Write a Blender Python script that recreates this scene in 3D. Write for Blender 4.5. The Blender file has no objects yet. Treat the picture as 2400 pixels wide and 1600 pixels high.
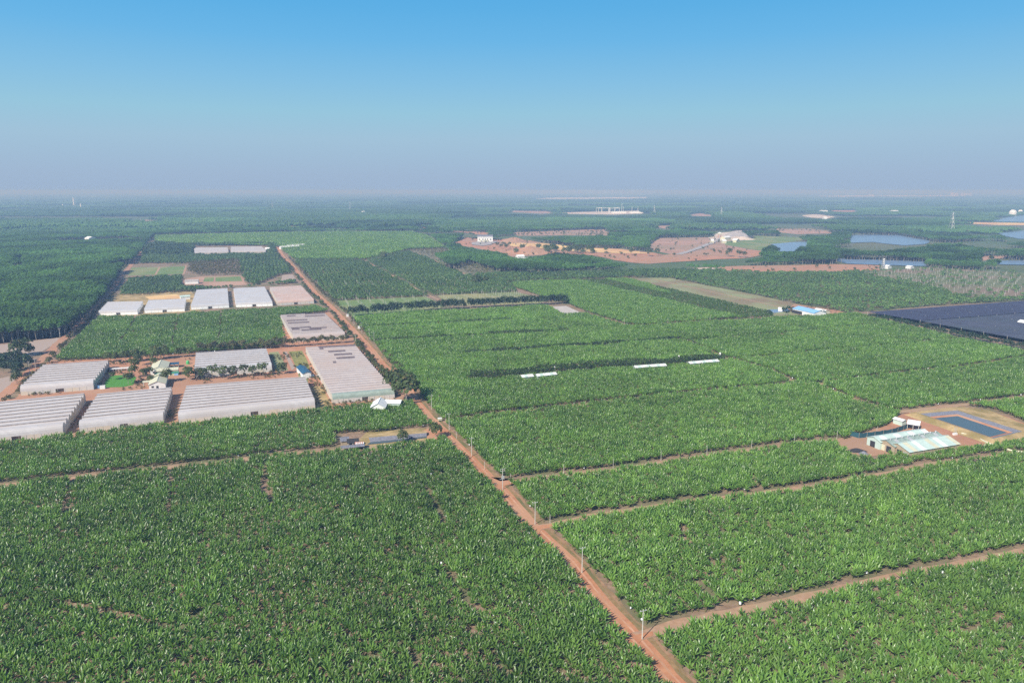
import bpy, bmesh, math, random
import numpy as np
from mathutils import Vector, Matrix

random.seed(7)
RNG = np.random.default_rng(7)
SC = bpy.context.scene
COL = SC.collection
R = math.radians

# ------------------------------------------------------------------ camera, sky, sun, exposure
CAM_H, FPX, PITCH = 110.0, 1700.0, math.atan((800 - 446) / 1700.0)
cam_data = bpy.data.cameras.new('camera')
cam_data.sensor_width, cam_data.lens = 36.0, 36.0 * FPX / 2400.0
cam_data.clip_start, cam_data.clip_end = 1.0, 150000.0
cam = bpy.data.objects.new('camera', cam_data)
COL.objects.link(cam)
cam.location = (0, 0, CAM_H)
cam.rotation_euler = (math.pi / 2 - PITCH, 0, 0)
SC.camera = cam

SUN_EL, SHADOW_AZ = R(40), R(36)        # shadows fall 36 degrees right of straight ahead
world = bpy.data.worlds.new('World')
SC.world = world
world.use_nodes = True
wn, wl = world.node_tree.nodes, world.node_tree.links
bg = wn['Background']
sky = wn.new('ShaderNodeTexSky')
sky.sky_type = 'NISHITA'
sky.sun_disc = False
sky.sun_elevation = SUN_EL
sky.sun_rotation = SHADOW_AZ + math.pi   # the sun stands opposite the shadows
sky.altitude = 100
sky.air_density, sky.dust_density, sky.ozone_density = 1.0, 0.6, 2.5
bg.inputs['Strength'].default_value = 0.10
wl.new(sky.outputs[0], bg.inputs['Color'])
# the dusty dry-season air that veils the lower sky all the way round: thick at the horizon, thinning upwards
tc = wn.new('ShaderNodeTexCoord')
sx = wn.new('ShaderNodeSeparateXYZ')
wl.new(tc.outputs['Generated'], sx.inputs[0])
ramp = wn.new('ShaderNodeValToRGB')
wl.new(sx.outputs['Z'], ramp.inputs['Fac'])
el = ramp.color_ramp.elements
for i, (pos, c) in enumerate(((0.0, (0.345, 0.462, 0.635)), (0.02, (0.355, 0.48, 0.65)), (0.065, (0.36, 0.545, 0.70)), (0.098, (0.31, 0.57, 0.73)), (0.135, (0.24, 0.53, 0.775)), (0.185, (0.15, 0.47, 0.80)), (0.235, (0.10, 0.42, 0.78)), (0.5, (0.06, 0.27, 0.62)))):
    e = el[i] if i < 2 else el.new(pos)
    e.position, e.color = pos, (*c, 1)
bg2 = wn.new('ShaderNodeBackground')
wl.new(ramp.outputs['Color'], bg2.inputs['Color'])
SKY_GAIN = bg2.inputs['Strength']
SKY_GAIN.default_value = 0.68
fade = wn.new('ShaderNodeMapRange')
fade.inputs['From Min'].default_value, fade.inputs['From Max'].default_value = 0.22, 0.9
fade.inputs['To Min'].default_value, fade.inputs['To Max'].default_value = 0.0, 1.0
wl.new(sx.outputs['Z'], fade.inputs['Value'])
mixs = wn.new('ShaderNodeMixShader')
wl.new(fade.outputs[0], mixs.inputs[0])
wl.new(bg2.outputs[0], mixs.inputs[1])
wl.new(bg.outputs[0], mixs.inputs[2])
wl.new(mixs.outputs[0], wn['World Output'].inputs['Surface'])

sun_data = bpy.data.lights.new('sun', 'SUN')
sun_data.energy, sun_data.angle, sun_data.color = 5.0, R(0.5), (1.0, 0.95, 0.86)
sun = bpy.data.objects.new('sun', sun_data)
COL.objects.link(sun)
to_sun = Vector((-math.sin(SHADOW_AZ) * math.cos(SUN_EL), -math.cos(SHADOW_AZ) * math.cos(SUN_EL), math.sin(SUN_EL)))
sun.rotation_euler = to_sun.to_track_quat('Z', 'Y').to_euler()
sun.location = to_sun * 500
vs = SC.view_settings
vs.view_transform, vs.look, vs.exposure, vs.gamma = 'Standard', 'None', 0.55, 1.0
vs.use_curve_mapping = False
SC.render.engine = 'CYCLES'
SC.cycles.max_bounces = 6
SC.cycles.diffuse_bounces = 4
SC.cycles.glossy_bounces = 2
SC.cycles.transmission_bounces = 2
SC.cycles.volume_bounces = 1
SC.cycles.use_denoising = False

# ------------------------------------------------------------------ pixel <-> ground of the photograph's 2400 x 1600 frame
CP, SP = math.cos(PITCH), math.sin(PITCH)
def P(px, py, z=0.0):
    u, v = (px - 1200) / FPX, (800 - py) / FPX
    dy, dz = CP + v * SP, -SP + v * CP
    t = (z - CAM_H) / dz
    return (u * t, dy * t)
def proj(x, y, z):
    zz = z - CAM_H
    d = y * CP - zz * SP
    return 1200 + FPX * x / d, 800 - FPX * (y * SP + zz * CP) / d
def PV(px, py, z=0.0):
    x, y = P(px, py, z)
    return Vector((x, y, z))
def inpoly(x, y, poly):
    x, y = np.asarray(x, float), np.asarray(y, float)
    ins = np.zeros(x.shape, bool)
    n = len(poly)
    for i in range(n):
        x1, y1 = poly[i]
        x2, y2 = poly[(i + 1) % n]
        if y1 == y2:
            continue
        c = ((y1 > y) != (y2 > y)) & (x < (x2 - x1) * (y - y1) / (y2 - y1) + x1)
        ins ^= c
    return ins
def dist_line(x, y, line):
    d = np.full(np.shape(x), 1e9)
    for (x1, y1), (x2, y2) in zip(line[:-1], line[1:]):
        ex, ey = x2 - x1, y2 - y1
        t = np.clip(((x - x1) * ex + (y - y1) * ey) / (ex * ex + ey * ey), 0, 1)
        d = np.minimum(d, np.hypot(x - x1 - t * ex, y - y1 - t * ey))
    return d
def W(line):
    return [P(*p) for p in line]
def hsh(a, b, s=0):
    h = np.sin(a * 127.1 + b * 311.7 + s * 74.7) * 43758.5453
    return h - np.floor(h)
def vnoise(x, y, s=0):
    xi, yi = np.floor(x), np.floor(y)
    fx, fy = x - xi, y - yi
    fx, fy = fx * fx * (3 - 2 * fx), fy * fy * (3 - 2 * fy)
    a, b = hsh(xi, yi, s), hsh(xi + 1, yi, s)
    c, d = hsh(xi, yi + 1, s), hsh(xi + 1, yi + 1, s)
    return (a * (1 - fx) + b * fx) * (1 - fy) + (c * (1 - fx) + d * fx) * fy

# grid of the farm: "along" runs with the main road, "across" with the planting blocks
_a, _b = P(1085, 1060), P(1566, 1583)
ROAD_ANG = math.atan2(_a[1] - _b[1], _a[0] - _b[0])
_c, _d = P(1177, 1132), P(1800, 1050)
ROW_ANG = math.atan2(_d[1] - _c[1], _d[0] - _c[0])
BROT = ROW_ANG

# ------------------------------------------------------------------ materials
MATS = {}
def new_mat(name):
    m = bpy.data.materials.new(name)
    m.use_nodes = True
    MATS[name] = m
    return m, m.node_tree.nodes, m.node_tree.links, m.node_tree.nodes['Principled BSDF']
def mottled(name, c1, c2, scale=0.2, rough=0.9, detail=6, c3=None, scale3=0.02, bump=0.0, lo=0.35, hi=0.65, stretch=None, rot=0.0, spec=0.3, metallic=0.0):
    m, n, l, b = new_mat(name)
    geo = n.new('ShaderNodeNewGeometry')
    mp = n.new('ShaderNodeMapping')
    mp.inputs['Rotation'].default_value = (0, 0, rot)
    if stretch:
        mp.inputs['Scale'].default_value = stretch
    l.new(geo.outputs['Position'], mp.inputs['Vector'])
    nz = n.new('ShaderNodeTexNoise')
    nz.inputs['Scale'].default_value = scale
    nz.inputs['Detail'].default_value = detail
    nz.inputs['Roughness'].default_value = 0.65
    l.new(mp.outputs[0], nz.inputs['Vector'])
    rp = n.new('ShaderNodeValToRGB')
    rp.color_ramp.elements[0].position, rp.color_ramp.elements[1].position = lo, hi
    rp.color_ramp.elements[0].color = (*c1, 1)
    rp.color_ramp.elements[1].color = (*c2, 1)
    l.new(nz.outputs['Fac'], rp.inputs['Fac'])
    out = rp.outputs['Color']
    if c3:
        n3 = n.new('ShaderNodeTexNoise')
        n3.inputs['Scale'].default_value = scale3
        n3.inputs['Detail'].default_value = 4
        l.new(geo.outputs['Position'], n3.inputs['Vector'])
        mr = n.new('ShaderNodeMapRange')
        mr.inputs['From Min'].default_value, mr.inputs['From Max'].default_value = 0.45, 0.62
        l.new(n3.outputs['Fac'], mr.inputs['Value'])
        mx = n.new('ShaderNodeMix')
        mx.data_type = 'RGBA'
        l.new(mr.outputs[0], mx.inputs['Factor'])
        l.new(out, mx.inputs['A'])
        mx.inputs['B'].default_value = (*c3, 1)
        out = mx.outputs['Result']
    l.new(out, b.inputs['Base Color'])
    b.inputs['Roughness'].default_value = rough
    b.inputs['Specular IOR Level'].default_value = spec
    b.inputs['Metallic'].default_value = metallic
    if bump:
        bp = n.new('ShaderNodeBump')
        bp.inputs['Strength'].default_value = bump
        bp.inputs['Distance'].default_value = 0.3
        l.new(nz.outputs['Fac'], bp.inputs['Height'])
        l.new(bp.outputs[0], b.inputs['Normal'])
    return m
def foliage(name, dark, light, dry=(0.14, 0.11, 0.05), dry_amt=0.0, rough=0.5, trans=0.25, spec=0.35):
    """leaf material: every instance draws its own shade; the instancer's 'tint' (-1..1) shifts whole blocks of planting"""
    m, n, l, b = new_mat(name)
    oi = n.new('ShaderNodeObjectInfo')
    at = n.new('ShaderNodeAttribute')
    at.attribute_type, at.attribute_name = 'INSTANCER', 'tint'
    geo = n.new('ShaderNodeNewGeometry')
    ri = n.new('ShaderNodeMath'); ri.operation = 'MULTIPLY_ADD'
    l.new(geo.outputs['Random Per Island'], ri.inputs[0]); ri.inputs[1].default_value = 0.5
    hf = n.new('ShaderNodeMath'); hf.operation = 'MULTIPLY'
    l.new(oi.outputs['Random'], hf.inputs[0]); hf.inputs[1].default_value = 0.5
    l.new(hf.outputs[0], ri.inputs[2])
    mx = n.new('ShaderNodeMix'); mx.data_type = 'RGBA'
    l.new(ri.outputs[0], mx.inputs['Factor'])
    mx.inputs['A'].default_value = (*dark, 1)
    mx.inputs['B'].default_value = (*light, 1)
    out = mx.outputs['Result']
    if dry_amt:
        gt = n.new('ShaderNodeMath'); gt.operation = 'GREATER_THAN'
        l.new(geo.outputs['Random Per Island'], gt.inputs[0]); gt.inputs[1].default_value = 1 - dry_amt
        m2 = n.new('ShaderNodeMix'); m2.data_type = 'RGBA'
        l.new(gt.outputs[0], m2.inputs['Factor']); l.new(out, m2.inputs['A'])
        m2.inputs['B'].default_value = (*dry, 1)
        out = m2.outputs['Result']
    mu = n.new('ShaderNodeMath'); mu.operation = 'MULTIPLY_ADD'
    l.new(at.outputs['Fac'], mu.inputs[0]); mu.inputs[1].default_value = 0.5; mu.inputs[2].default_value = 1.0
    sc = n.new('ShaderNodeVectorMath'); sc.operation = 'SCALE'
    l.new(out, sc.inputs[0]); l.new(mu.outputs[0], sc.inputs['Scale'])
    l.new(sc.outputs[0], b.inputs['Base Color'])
    b.inputs['Roughness'].default_value = rough
    b.inputs['Specular IOR Level'].default_value = spec
    if trans:
        tr = n.new('ShaderNodeBsdfTranslucent')
        sc2 = n.new('ShaderNodeVectorMath'); sc2.operation = 'MULTIPLY'
        l.new(sc.outputs[0], sc2.inputs[0]); sc2.inputs[1].default_value = (1.45, 1.4, 0.45)
        l.new(sc2.outputs[0], tr.inputs['Color'])
        ms = n.new('ShaderNodeMixShader')
        ms.inputs[0].default_value = trans
        l.new(b.outputs[0], ms.inputs[1]); l.new(tr.outputs[0], ms.inputs[2])
        l.new(ms.outputs[0], n['Material Output'].inputs['Surface'])
    return m
def plain(name, c, rough=0.6, metallic=0.0, var=0.12, scale=0.6, spec=0.4):
    c1 = tuple(max(0, x * (1 - var)) for x in c)
    c2 = tuple(min(1, x * (1 + var)) for x in c)
    return mottled(name, c1, c2, scale, rough, 4, spec=spec, metallic=metallic)
def water_mat(name, c, rough=0.12):
    m, n, l, b = new_mat(name)
    b.inputs['Base Color'].default_value = (*c, 1)
    b.inputs['Roughness'].default_value = rough
    b.inputs['IOR'].default_value = 1.33
    nz = n.new('ShaderNodeTexNoise'); nz.inputs['Scale'].default_value = 0.9; nz.inputs['Detail'].default_value = 3
    geo = n.new('ShaderNodeNewGeometry'); l.new(geo.outputs['Position'], nz.inputs['Vector'])
    bp = n.new('ShaderNodeBump'); bp.inputs['Strength'].default_value = 0.12; bp.inputs['Distance'].default_value = 0.2
    l.new(nz.outputs['Fac'], bp.inputs['Height']); l.new(bp.outputs[0], b.inputs['Normal'])
    return m

M_LAND = mottled('land_cover', (0.05, 0.085, 0.03), (0.085, 0.125, 0.05), 0.03, c3=(0.115, 0.12, 0.065), scale3=0.002)
M_SOIL = mottled('plantation_earth', (0.17, 0.11, 0.075), (0.30, 0.205, 0.145), 0.5, c3=(0.13, 0.125, 0.065), scale3=0.05, bump=0.3)
M_ROAD = mottled('red_laterite', (0.333, 0.135, 0.070), (0.441, 0.211, 0.113), 0.35, c3=(0.414, 0.225, 0.135), scale3=0.04, bump=0.2)
M_VERGE = mottled('dry_verge', (0.20, 0.13, 0.06), (0.30, 0.19, 0.10), 0.7, c3=(0.13, 0.12, 0.05), scale3=0.1, bump=0.3)
M_EDGE = mottled('road_edge_earth', (0.243, 0.135, 0.081), (0.333, 0.203, 0.126), 0.6, c3=(0.180, 0.135, 0.068), scale3=0.12, bump=0.2)
M_TRACK = mottled('sandy_track', (0.288, 0.171, 0.108), (0.396, 0.248, 0.162), 0.4, c3=(0.324, 0.225, 0.144), scale3=0.08, bump=0.2)
M_RED = mottled('red_earth', (0.324, 0.149, 0.090), (0.432, 0.225, 0.135), 0.06, c3=(0.324, 0.194, 0.126), scale3=0.01, bump=0.1)
M_BROWN = mottled('brown_earth', (0.30, 0.17, 0.12), (0.40, 0.25, 0.18), 0.02, c3=(0.27, 0.19, 0.13), scale3=0.006)
M_SAND = mottled('yellow_sand', (0.58, 0.38, 0.16), (0.70, 0.50, 0.24), 0.03, c3=(0.50, 0.28, 0.14), scale3=0.012)
M_PALE = mottled('pale_ground', (0.44, 0.35, 0.28), (0.60, 0.50, 0.42), 0.01)
M_FALLOW = mottled('fallow_earth', (0.29, 0.225, 0.185), (0.36, 0.28, 0.24), 0.4, stretch=(1, 6, 1), rot=0.3)
M_GRASS = mottled('pasture_grass', (0.10, 0.16, 0.045), (0.15, 0.21, 0.07), 0.1, c3=(0.20, 0.21, 0.09), scale3=0.02)
M_DRYGRASS = mottled('dry_pasture', (0.20, 0.20, 0.085), (0.28, 0.255, 0.12), 0.1, c3=(0.16, 0.19, 0.08), scale3=0.02)
M_STUBBLE = mottled('stubble_field', (0.19, 0.21, 0.10), (0.26, 0.27, 0.14), 0.15, stretch=(1, 5, 1), rot=0.5, c3=(0.20, 0.15, 0.09), scale3=0.02)
M_LAWN = mottled('bright_lawn', (0.05, 0.17, 0.02), (0.08, 0.24, 0.035), 0.6)
M_STRAW = mottled('dry_grass_bank', (0.30, 0.21, 0.10), (0.44, 0.32, 0.16), 0.5, c3=(0.22, 0.17, 0.07), scale3=0.1, bump=0.4)
M_GREY = mottled('concrete_pad', (0.36, 0.32, 0.29), (0.46, 0.42, 0.39), 0.2)
M_WATER = water_mat('lake_water', (0.16, 0.225, 0.33), 0.3)  # reflected sky brightness is put into the pale blue base colour
M_PONDW = water_mat('pond_water', (0.07, 0.092, 0.10), 0.2)
M_LINER = plain('grey_pond_liner', (0.17, 0.17, 0.20), 0.4, scale=1.5, var=0.25)
M_BANANA = foliage('banana_leaf', (0.056, 0.138, 0.026), (0.212, 0.345, 0.068), (0.19, 0.13, 0.05), 0.06, 0.38, 0.40, 0.55)
M_STEM = plain('banana_stem', (0.12, 0.13, 0.05), 0.7)
M_BAG = plain('white_bunch_bag', (0.72, 0.76, 0.82), 0.5)
M_CROWN = foliage('forest_leaf', (0.046, 0.122, 0.034), (0.112, 0.215, 0.058), (0.12, 0.12, 0.05), 0.03, 0.6, 0.42, 0.25)
M_ORCH = foliage('orchard_leaf', (0.042, 0.094, 0.026), (0.125, 0.205, 0.060), rough=0.5, trans=0.2)
M_DARKLEAF = foliage('dark_hedge_leaf', (0.014, 0.034, 0.014), (0.034, 0.062, 0.022), rough=0.5, trans=0.12)
M_OLIVE = foliage('olive_shrub_leaf', (0.055, 0.065, 0.025), (0.12, 0.125, 0.05), (0.17, 0.11, 0.06), 0.15, 0.7, 0.2)
M_SHADE = foliage('shade_tree_leaf', (0.040, 0.065, 0.018), (0.10, 0.135, 0.042), (0.15, 0.13, 0.05), 0.08, 0.6, 0.25)
M_BARK = plain('pale_bark', (0.30, 0.26, 0.21), 0.9, scale=2.0, var=0.3)
M_FILM = mottled('greenhouse_film', (0.387, 0.360, 0.360), (0.459, 0.432, 0.432), 0.25, 0.42, c3=(0.405, 0.369, 0.360), scale3=0.06, stretch=(1, 4, 1), rot=-ROW_ANG, spec=0.5)
M_FILMW = mottled('clean_greenhouse_film', (0.396, 0.392, 0.410), (0.459, 0.450, 0.464), 0.3, 0.4, c3=(0.414, 0.396, 0.396), scale3=0.08, spec=0.5)
M_FILMP = mottled('dusty_pink_film', (0.414, 0.288, 0.243), (0.486, 0.360, 0.315), 0.15, 0.5, c3=(0.432, 0.360, 0.338), scale3=0.03)
M_FILMD = mottled('dusty_film', (0.351, 0.302, 0.293), (0.414, 0.365, 0.351), 0.15, 0.45, c3=(0.387, 0.315, 0.288), scale3=0.04)
M_FILMG = plain('green_tinted_film', (0.243, 0.293, 0.257), 0.4)
M_NET = plain('vent_netting', (0.25, 0.215, 0.205), 0.8, var=0.2)
M_WALLF = mottled('grey_wall_film', (0.455, 0.436, 0.421), (0.535, 0.515, 0.495), 0.6, 0.5, c3=(0.515, 0.451, 0.366), scale3=0.15)
M_WALLW = plain('white_wall_panel', (0.76, 0.76, 0.76), 0.6, var=0.06)
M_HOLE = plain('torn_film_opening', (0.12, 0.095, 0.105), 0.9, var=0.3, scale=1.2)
M_STEEL = plain('galvanised_steel', (0.46, 0.47, 0.47), 0.45, 0.3)
M_CONC = plain('pale_concrete', (0.46, 0.445, 0.40), 0.85)
M_WHITE = plain('white_paint', (0.663, 0.663, 0.654), 0.6, var=0.05)
M_CREAM = plain('cream_roof_sheet', (0.515, 0.499, 0.367), 0.5, var=0.07)
M_MINT = plain('pale_mint_sheet', (0.429, 0.530, 0.484), 0.5, var=0.08)
M_MINTG = plain('weathered_mint_sheet', (0.234, 0.296, 0.265), 0.55, var=0.25, scale=0.9)
M_GREEN = plain('green_band', (0.05, 0.27, 0.19), 0.6)
M_BLUE = plain('sky_blue_sheet', (0.22, 0.42, 0.68), 0.4, var=0.08)
M_DBLUE = plain('dark_blue_sheet', (0.02, 0.075, 0.14), 0.4)
M_DARK = plain('dark_opening', (0.03, 0.03, 0.035), 0.9)
M_TIMBER = plain('weathered_timber', (0.34, 0.27, 0.19), 0.8)
M_BLACKNET = mottled('black_shade_net', (0.030, 0.032, 0.062), (0.052, 0.052, 0.092), 0.08, 0.8, c3=(0.040, 0.042, 0.078), scale3=0.02)
M_GREYNET = mottled('grey_shade_net', (0.042, 0.046, 0.075), (0.070, 0.074, 0.105), 0.08, 0.8, c3=(0.055, 0.065, 0.08), scale3=0.02)
M_TEALNET = plain('teal_shade_net', (0.02, 0.075, 0.10), 0.8, var=0.15)
M_DOOR = plain('dusty_doorway', (0.36, 0.31, 0.26), 0.8)
M_RUST = plain('rusty_sheet', (0.42, 0.20, 0.14), 0.7)
M_GRAVEL = mottled('grey_gravel', (0.26, 0.24, 0.24), (0.36, 0.33, 0.32), 0.1)
M_TANK = plain('green_tank', (0.06, 0.36, 0.12), 0.4)

# ------------------------------------------------------------------ object helpers
def obj(name, me, mat=None, parent=None):
    if mat is not None and not me.materials:
        for q in (mat if isinstance(mat, (list, tuple)) else [mat]):
            me.materials.append(q)
    o = bpy.data.objects.new(name, me)
    COL.objects.link(o)
    if parent:
        o.parent = parent
    return o
def tag(o, label=None, cat=None, group=None, kind=None):
    if label: o['label'] = label
    if cat: o['category'] = cat
    if group: o['group'] = group
    if kind: o['kind'] = kind
    return o
def empty(name, loc, rz=0.0, **k):
    o = bpy.data.objects.new(name, None)
    o.empty_display_size = 1
    COL.objects.link(o)
    o.location = loc
    o.rotation_euler = (0, 0, rz)
    return tag(o, **k)
def mesh(name, verts, faces):
    me = bpy.data.meshes.new(name)
    me.from_pydata([tuple(v) for v in verts], [], faces)
    me.update()
    return me
class MB:
    """collects boxes, bars and polygons for one mesh"""
    def __init__(s):
        s.v, s.f = [], []
    def add(s, vs_, fs):
        k = len(s.v)
        s.v += [tuple(v) for v in vs_]
        s.f += [tuple(i + k for i in f) for f in fs]
        return s
    def box(s, x0, x1, y0, y1, z0, z1):
        return s.add([(x0, y0, z0), (x1, y0, z0), (x1, y1, z0), (x0, y1, z0), (x0, y0, z1), (x1, y0, z1), (x1, y1, z1), (x0, y1, z1)],
                     [(3, 2, 1, 0), (4, 5, 6, 7), (0, 1, 5, 4), (1, 2, 6, 5), (2, 3, 7, 6), (3, 0, 4, 7)])
    def hexa(s, b, t):
        return s.add(list(b) + list(t), [(3, 2, 1, 0), (4, 5, 6, 7), (0, 1, 5, 4), (1, 2, 6, 5), (2, 3, 7, 6), (3, 0, 4, 7)])
    def slab(s, quad, th):
        q = [Vector(p) for p in quad]
        n = (q[1] - q[0]).cross(q[2] - q[0]).normalized() * th
        return s.hexa([p - n for p in q], q)
    def poly(s, pts):
        return s.add(pts, [tuple(range(len(pts)))])
    def tube(s, a, b, r0, r1=None, n=6, cap=True):
        a, b = Vector(a), Vector(b)
        r1 = r0 if r1 is None else r1
        d = (b - a).normalized()
        x = d.orthogonal().normalized()
        y = d.cross(x)
        vs_ = []
        for c, r in ((a, r0), (b, r1)):
            for i in range(n):
                t = 2 * math.pi * i / n
                vs_.append(c + (x * math.cos(t) + y * math.sin(t)) * r)
        fs = [(i, (i + 1) % n, n + (i + 1) % n, n + i) for i in range(n)]
        if cap:
            fs += [tuple(range(n - 1, -1, -1)), tuple(range(n, 2 * n))]
        return s.add(vs_, fs)
    def lathe(s, prof, n=12, c=(0, 0)):
        k = len(prof)
        vs_ = [(c[0] + r * math.cos(2 * math.pi * j / n), c[1] + r * math.sin(2 * math.pi * j / n), z) for r, z in prof for j in range(n)]
        fs = [(i * n + j, i * n + (j + 1) % n, (i + 1) * n + (j + 1) % n, (i + 1) * n + j) for i in range(k - 1) for j in range(n)]
        fs.append(tuple((k - 1) * n + j for j in range(n)))
        return s.add(vs_, fs)
    def build(s, name, mat, parent=None):
        return obj(name, mesh(name, s.v, s.f), mat, parent)

# ------------------------------------------------------------------ the setting: ground, roads, water
def ground_sheet():
    radii = [0, 60, 150, 300, 600, 1200, 2500, 5000, 10000, 20000, 45000]
    vs_, fs, n = [(0, 0, 0)], [], 48
    for r in radii[1:]:
        vs_ += [(r * math.cos(2 * math.pi * j / n), r * math.sin(2 * math.pi * j / n), 0) for j in range(n)]
    fs += [(0, 1 + j, 1 + (j + 1) % n) for j in range(n)]
    for i in range(len(radii) - 2):
        a, b = 1 + i * n, 1 + (i + 1) * n
        fs += [(a + j, b + j, b + (j + 1) % n, a + (j + 1) % n) for j in range(n)]
    return tag(obj('ground', mesh('ground', vs_, fs), M_LAND), kind='structure')
ground_sheet()
def ragged(pts, rough, step):
    """subdivide a world outline and push the new points about, so no edge is ruler straight"""
    out = []
    n = len(pts)
    for i in range(n):
        a, b = Vector(pts[i]), Vector(pts[(i + 1) % n])
        L = (b - a).length
        k = max(1, min(40, int(L / step)))
        nrm = Vector((-(b - a).y, (b - a).x)).normalized() if L > 0 else Vector((0, 0))
        for j in range(k):
            p = a.lerp(b, j / k)
            if rough and j:
                p = p + nrm * random.uniform(-rough, rough)
            out.append(p)
    return out
def patch(name, poly, mat, z, rough=0.0, step=12.0, world_pts=False):
    pts = [Vector(p) for p in (poly if world_pts else W(poly))]
    pts = ragged(pts, rough, step)
    area = sum(pts[i].x * pts[(i + 1) % len(pts)].y - pts[(i + 1) % len(pts)].x * pts[i].y for i in range(len(pts)))
    if area < 0:
        pts.reverse()
    bm = bmesh.new()
    f = bm.faces.new([bm.verts.new((p.x, p.y, z)) for p in pts])
    bmesh.ops.triangulate(bm, faces=[f])
    me = bpy.data.meshes.new(name)
    bm.to_mesh(me)
    bm.free()
    return tag(obj(name, me, mat), kind='structure')
def strip(name, line, width, mat, z, rough=0.25, step=4.0, off=0.0, kind='structure'):
    pts = []
    for a, b in zip(line[:-1], line[1:]):
        a, b = Vector(a), Vector(b)
        k = max(1, int((b - a).length / step))
        pts += [a.lerp(b, j / k) for j in range(k)]
    pts.append(Vector(line[-1]))
    vs_, fs = [], []
    for i, p in enumerate(pts):
        d = (pts[min(i + 1, len(pts) - 1)] - pts[max(i - 1, 0)]).normalized()
        nr = Vector((-d.y, d.x))
        w = width if not callable(width) else width(i / len(pts))
        for sg in (0.5, 0.0, -0.5):
            q = p + nr * (off + sg * w + (random.uniform(-rough, rough) if sg else 0))
            vs_.append((q.x, q.y, z))
        if i:
            k = 3 * i
            fs += [(k - 3, k - 2, k + 1, k), (k - 2, k - 1, k + 2, k + 1)]
    o = obj(name, mesh(name, vs_, fs), mat)
    return tag(o, kind=kind)

ROAD_PX = [(1640, 1663), (1566, 1583), (1484, 1489), (1417, 1419), (1337, 1318), (1250, 1236), (1192, 1167), (1169, 1142), (1136, 1110), (1085, 1058),
           (1045, 1018), (1020, 992), (1002, 974), (979, 946), (961, 915), (930, 885), (895, 852), (872, 822), (845, 792), (814, 759), (779, 721), (743, 690), (710, 652), (687, 624), (666, 604), (651, 579)]
ROAD = W(ROAD_PX)
T1 = W([(1166, 1136), (1177, 1131), (1240, 1124), (1320, 1114), (1436, 1102), (1549, 1084), (1656, 1069), (1800, 1049), (1861, 1042), (1965, 1031)])
T2 = W([(1250, 1238), (1290, 1232), (1378, 1212), (1592, 1179), (1800, 1155), (1922, 1138), (2055, 1115), (2183, 1088), (2285, 1076), (2390, 1060)])
T3 = W([(1490, 1494), (1520, 1485), (1580, 1467), (1675, 1444), (1790, 1422), (1950, 1385), (2103, 1351), (2237, 1326), (2420, 1290)])
T4 = W([(1040, 990), (1124, 977), (1323, 953), (1457, 938.6), (1665, 918), (1800, 906), (1850, 899)])
D1 = W([(1660, 832), (1692, 838), (1745, 852), (1800, 868), (1864, 897), (1915, 905), (2012, 941), (2080, 963), (2110, 970)])
D2 = W([(1565, 790), (1609, 801), (1660, 822), (1692, 838)])
T5 = W([(1917, 901), (2017, 889), (2119, 875), (2234, 865), (2330, 850), (2420, 838)])
T6 = W([(1692, 845), (1800, 838), (1838, 832), (2042, 817), (2200, 800), (2420, 780)])
T7 = W([(1609, 801), (1800, 787), (1950, 772), (2100, 756)])
T8 = W([(2110, 966), (2200, 955), (2300, 945), (2420, 930)])
TL1 = W([(-60, 1146), (100, 1128), (200, 1118), (380, 1098), (470, 1090), (612, 1072), (780, 1056), (900, 1046), (1010, 1034)])
TP = W([(1366, 733), (1400, 744), (1465, 764), (1501, 768), (1565, 761), (1664, 754), (1760, 749), (1812, 745), (1845, 740)])
PA = W([(856, 613), (888, 629), (939, 657), (998, 689), (1046, 711)])
PB = W([(957, 587), (1008, 606), (1059, 632), (1100, 645)])
TLW = W([(-30, 960), (0, 935), (60, 880), (100, 845), (127, 815), (150, 793), (172, 776), (210, 735), (240, 705), (262, 680), (285, 645), (310, 618), (334, 586), (345, 570)])

FARM = [(-500, 830), (0, 805), (80, 797), (143, 790), (178, 774), (232, 712), (258, 678), (280, 644), (308, 619), (335, 588), (345, 570), (360, 554), (500, 549), (600, 546),
        (960, 543), (1003, 553), (1044, 583), (1064, 600), (1020, 609), (1060, 632), (1100, 619), (1166, 639), (1240, 641), (1420, 636), (1590, 631), (1700, 637), (1800, 640), (1953, 640), (2065, 636),
        (2172, 627), (2400, 641), (2900, 670), (3400, 1900), (-900, 1900)]
patch('plantation_ground', FARM, M_SOIL, 0.02)

# orchard and pasture floors
ORCH_A = [(688, 612), (720, 609), (856, 612), (957, 590), (1008, 609), (1059, 635), (1100, 648), (1190, 660), (1215, 684), (1023, 692), (998, 695), (784, 705), (740, 662)]
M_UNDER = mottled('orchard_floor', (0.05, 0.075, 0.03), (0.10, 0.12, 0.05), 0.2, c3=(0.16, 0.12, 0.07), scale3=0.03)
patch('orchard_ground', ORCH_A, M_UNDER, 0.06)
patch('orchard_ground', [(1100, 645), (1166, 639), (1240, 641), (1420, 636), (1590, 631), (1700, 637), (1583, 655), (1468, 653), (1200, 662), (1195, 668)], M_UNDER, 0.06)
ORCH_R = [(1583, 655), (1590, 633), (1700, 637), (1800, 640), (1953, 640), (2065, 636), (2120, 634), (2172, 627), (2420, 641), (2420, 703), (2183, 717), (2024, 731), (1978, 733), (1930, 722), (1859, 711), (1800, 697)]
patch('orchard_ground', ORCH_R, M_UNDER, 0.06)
patch('pasture', [(784, 705), (998, 695), (1042, 716), (1030, 722), (835, 745), (800, 727)], M_GRASS, 0.10, 0.6)
patch('dry_pasture', [(1026, 692), (1210, 684), (1285, 704), (1260, 712), (1050, 717)], M_DRYGRASS, 0.10, 0.6)
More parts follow.
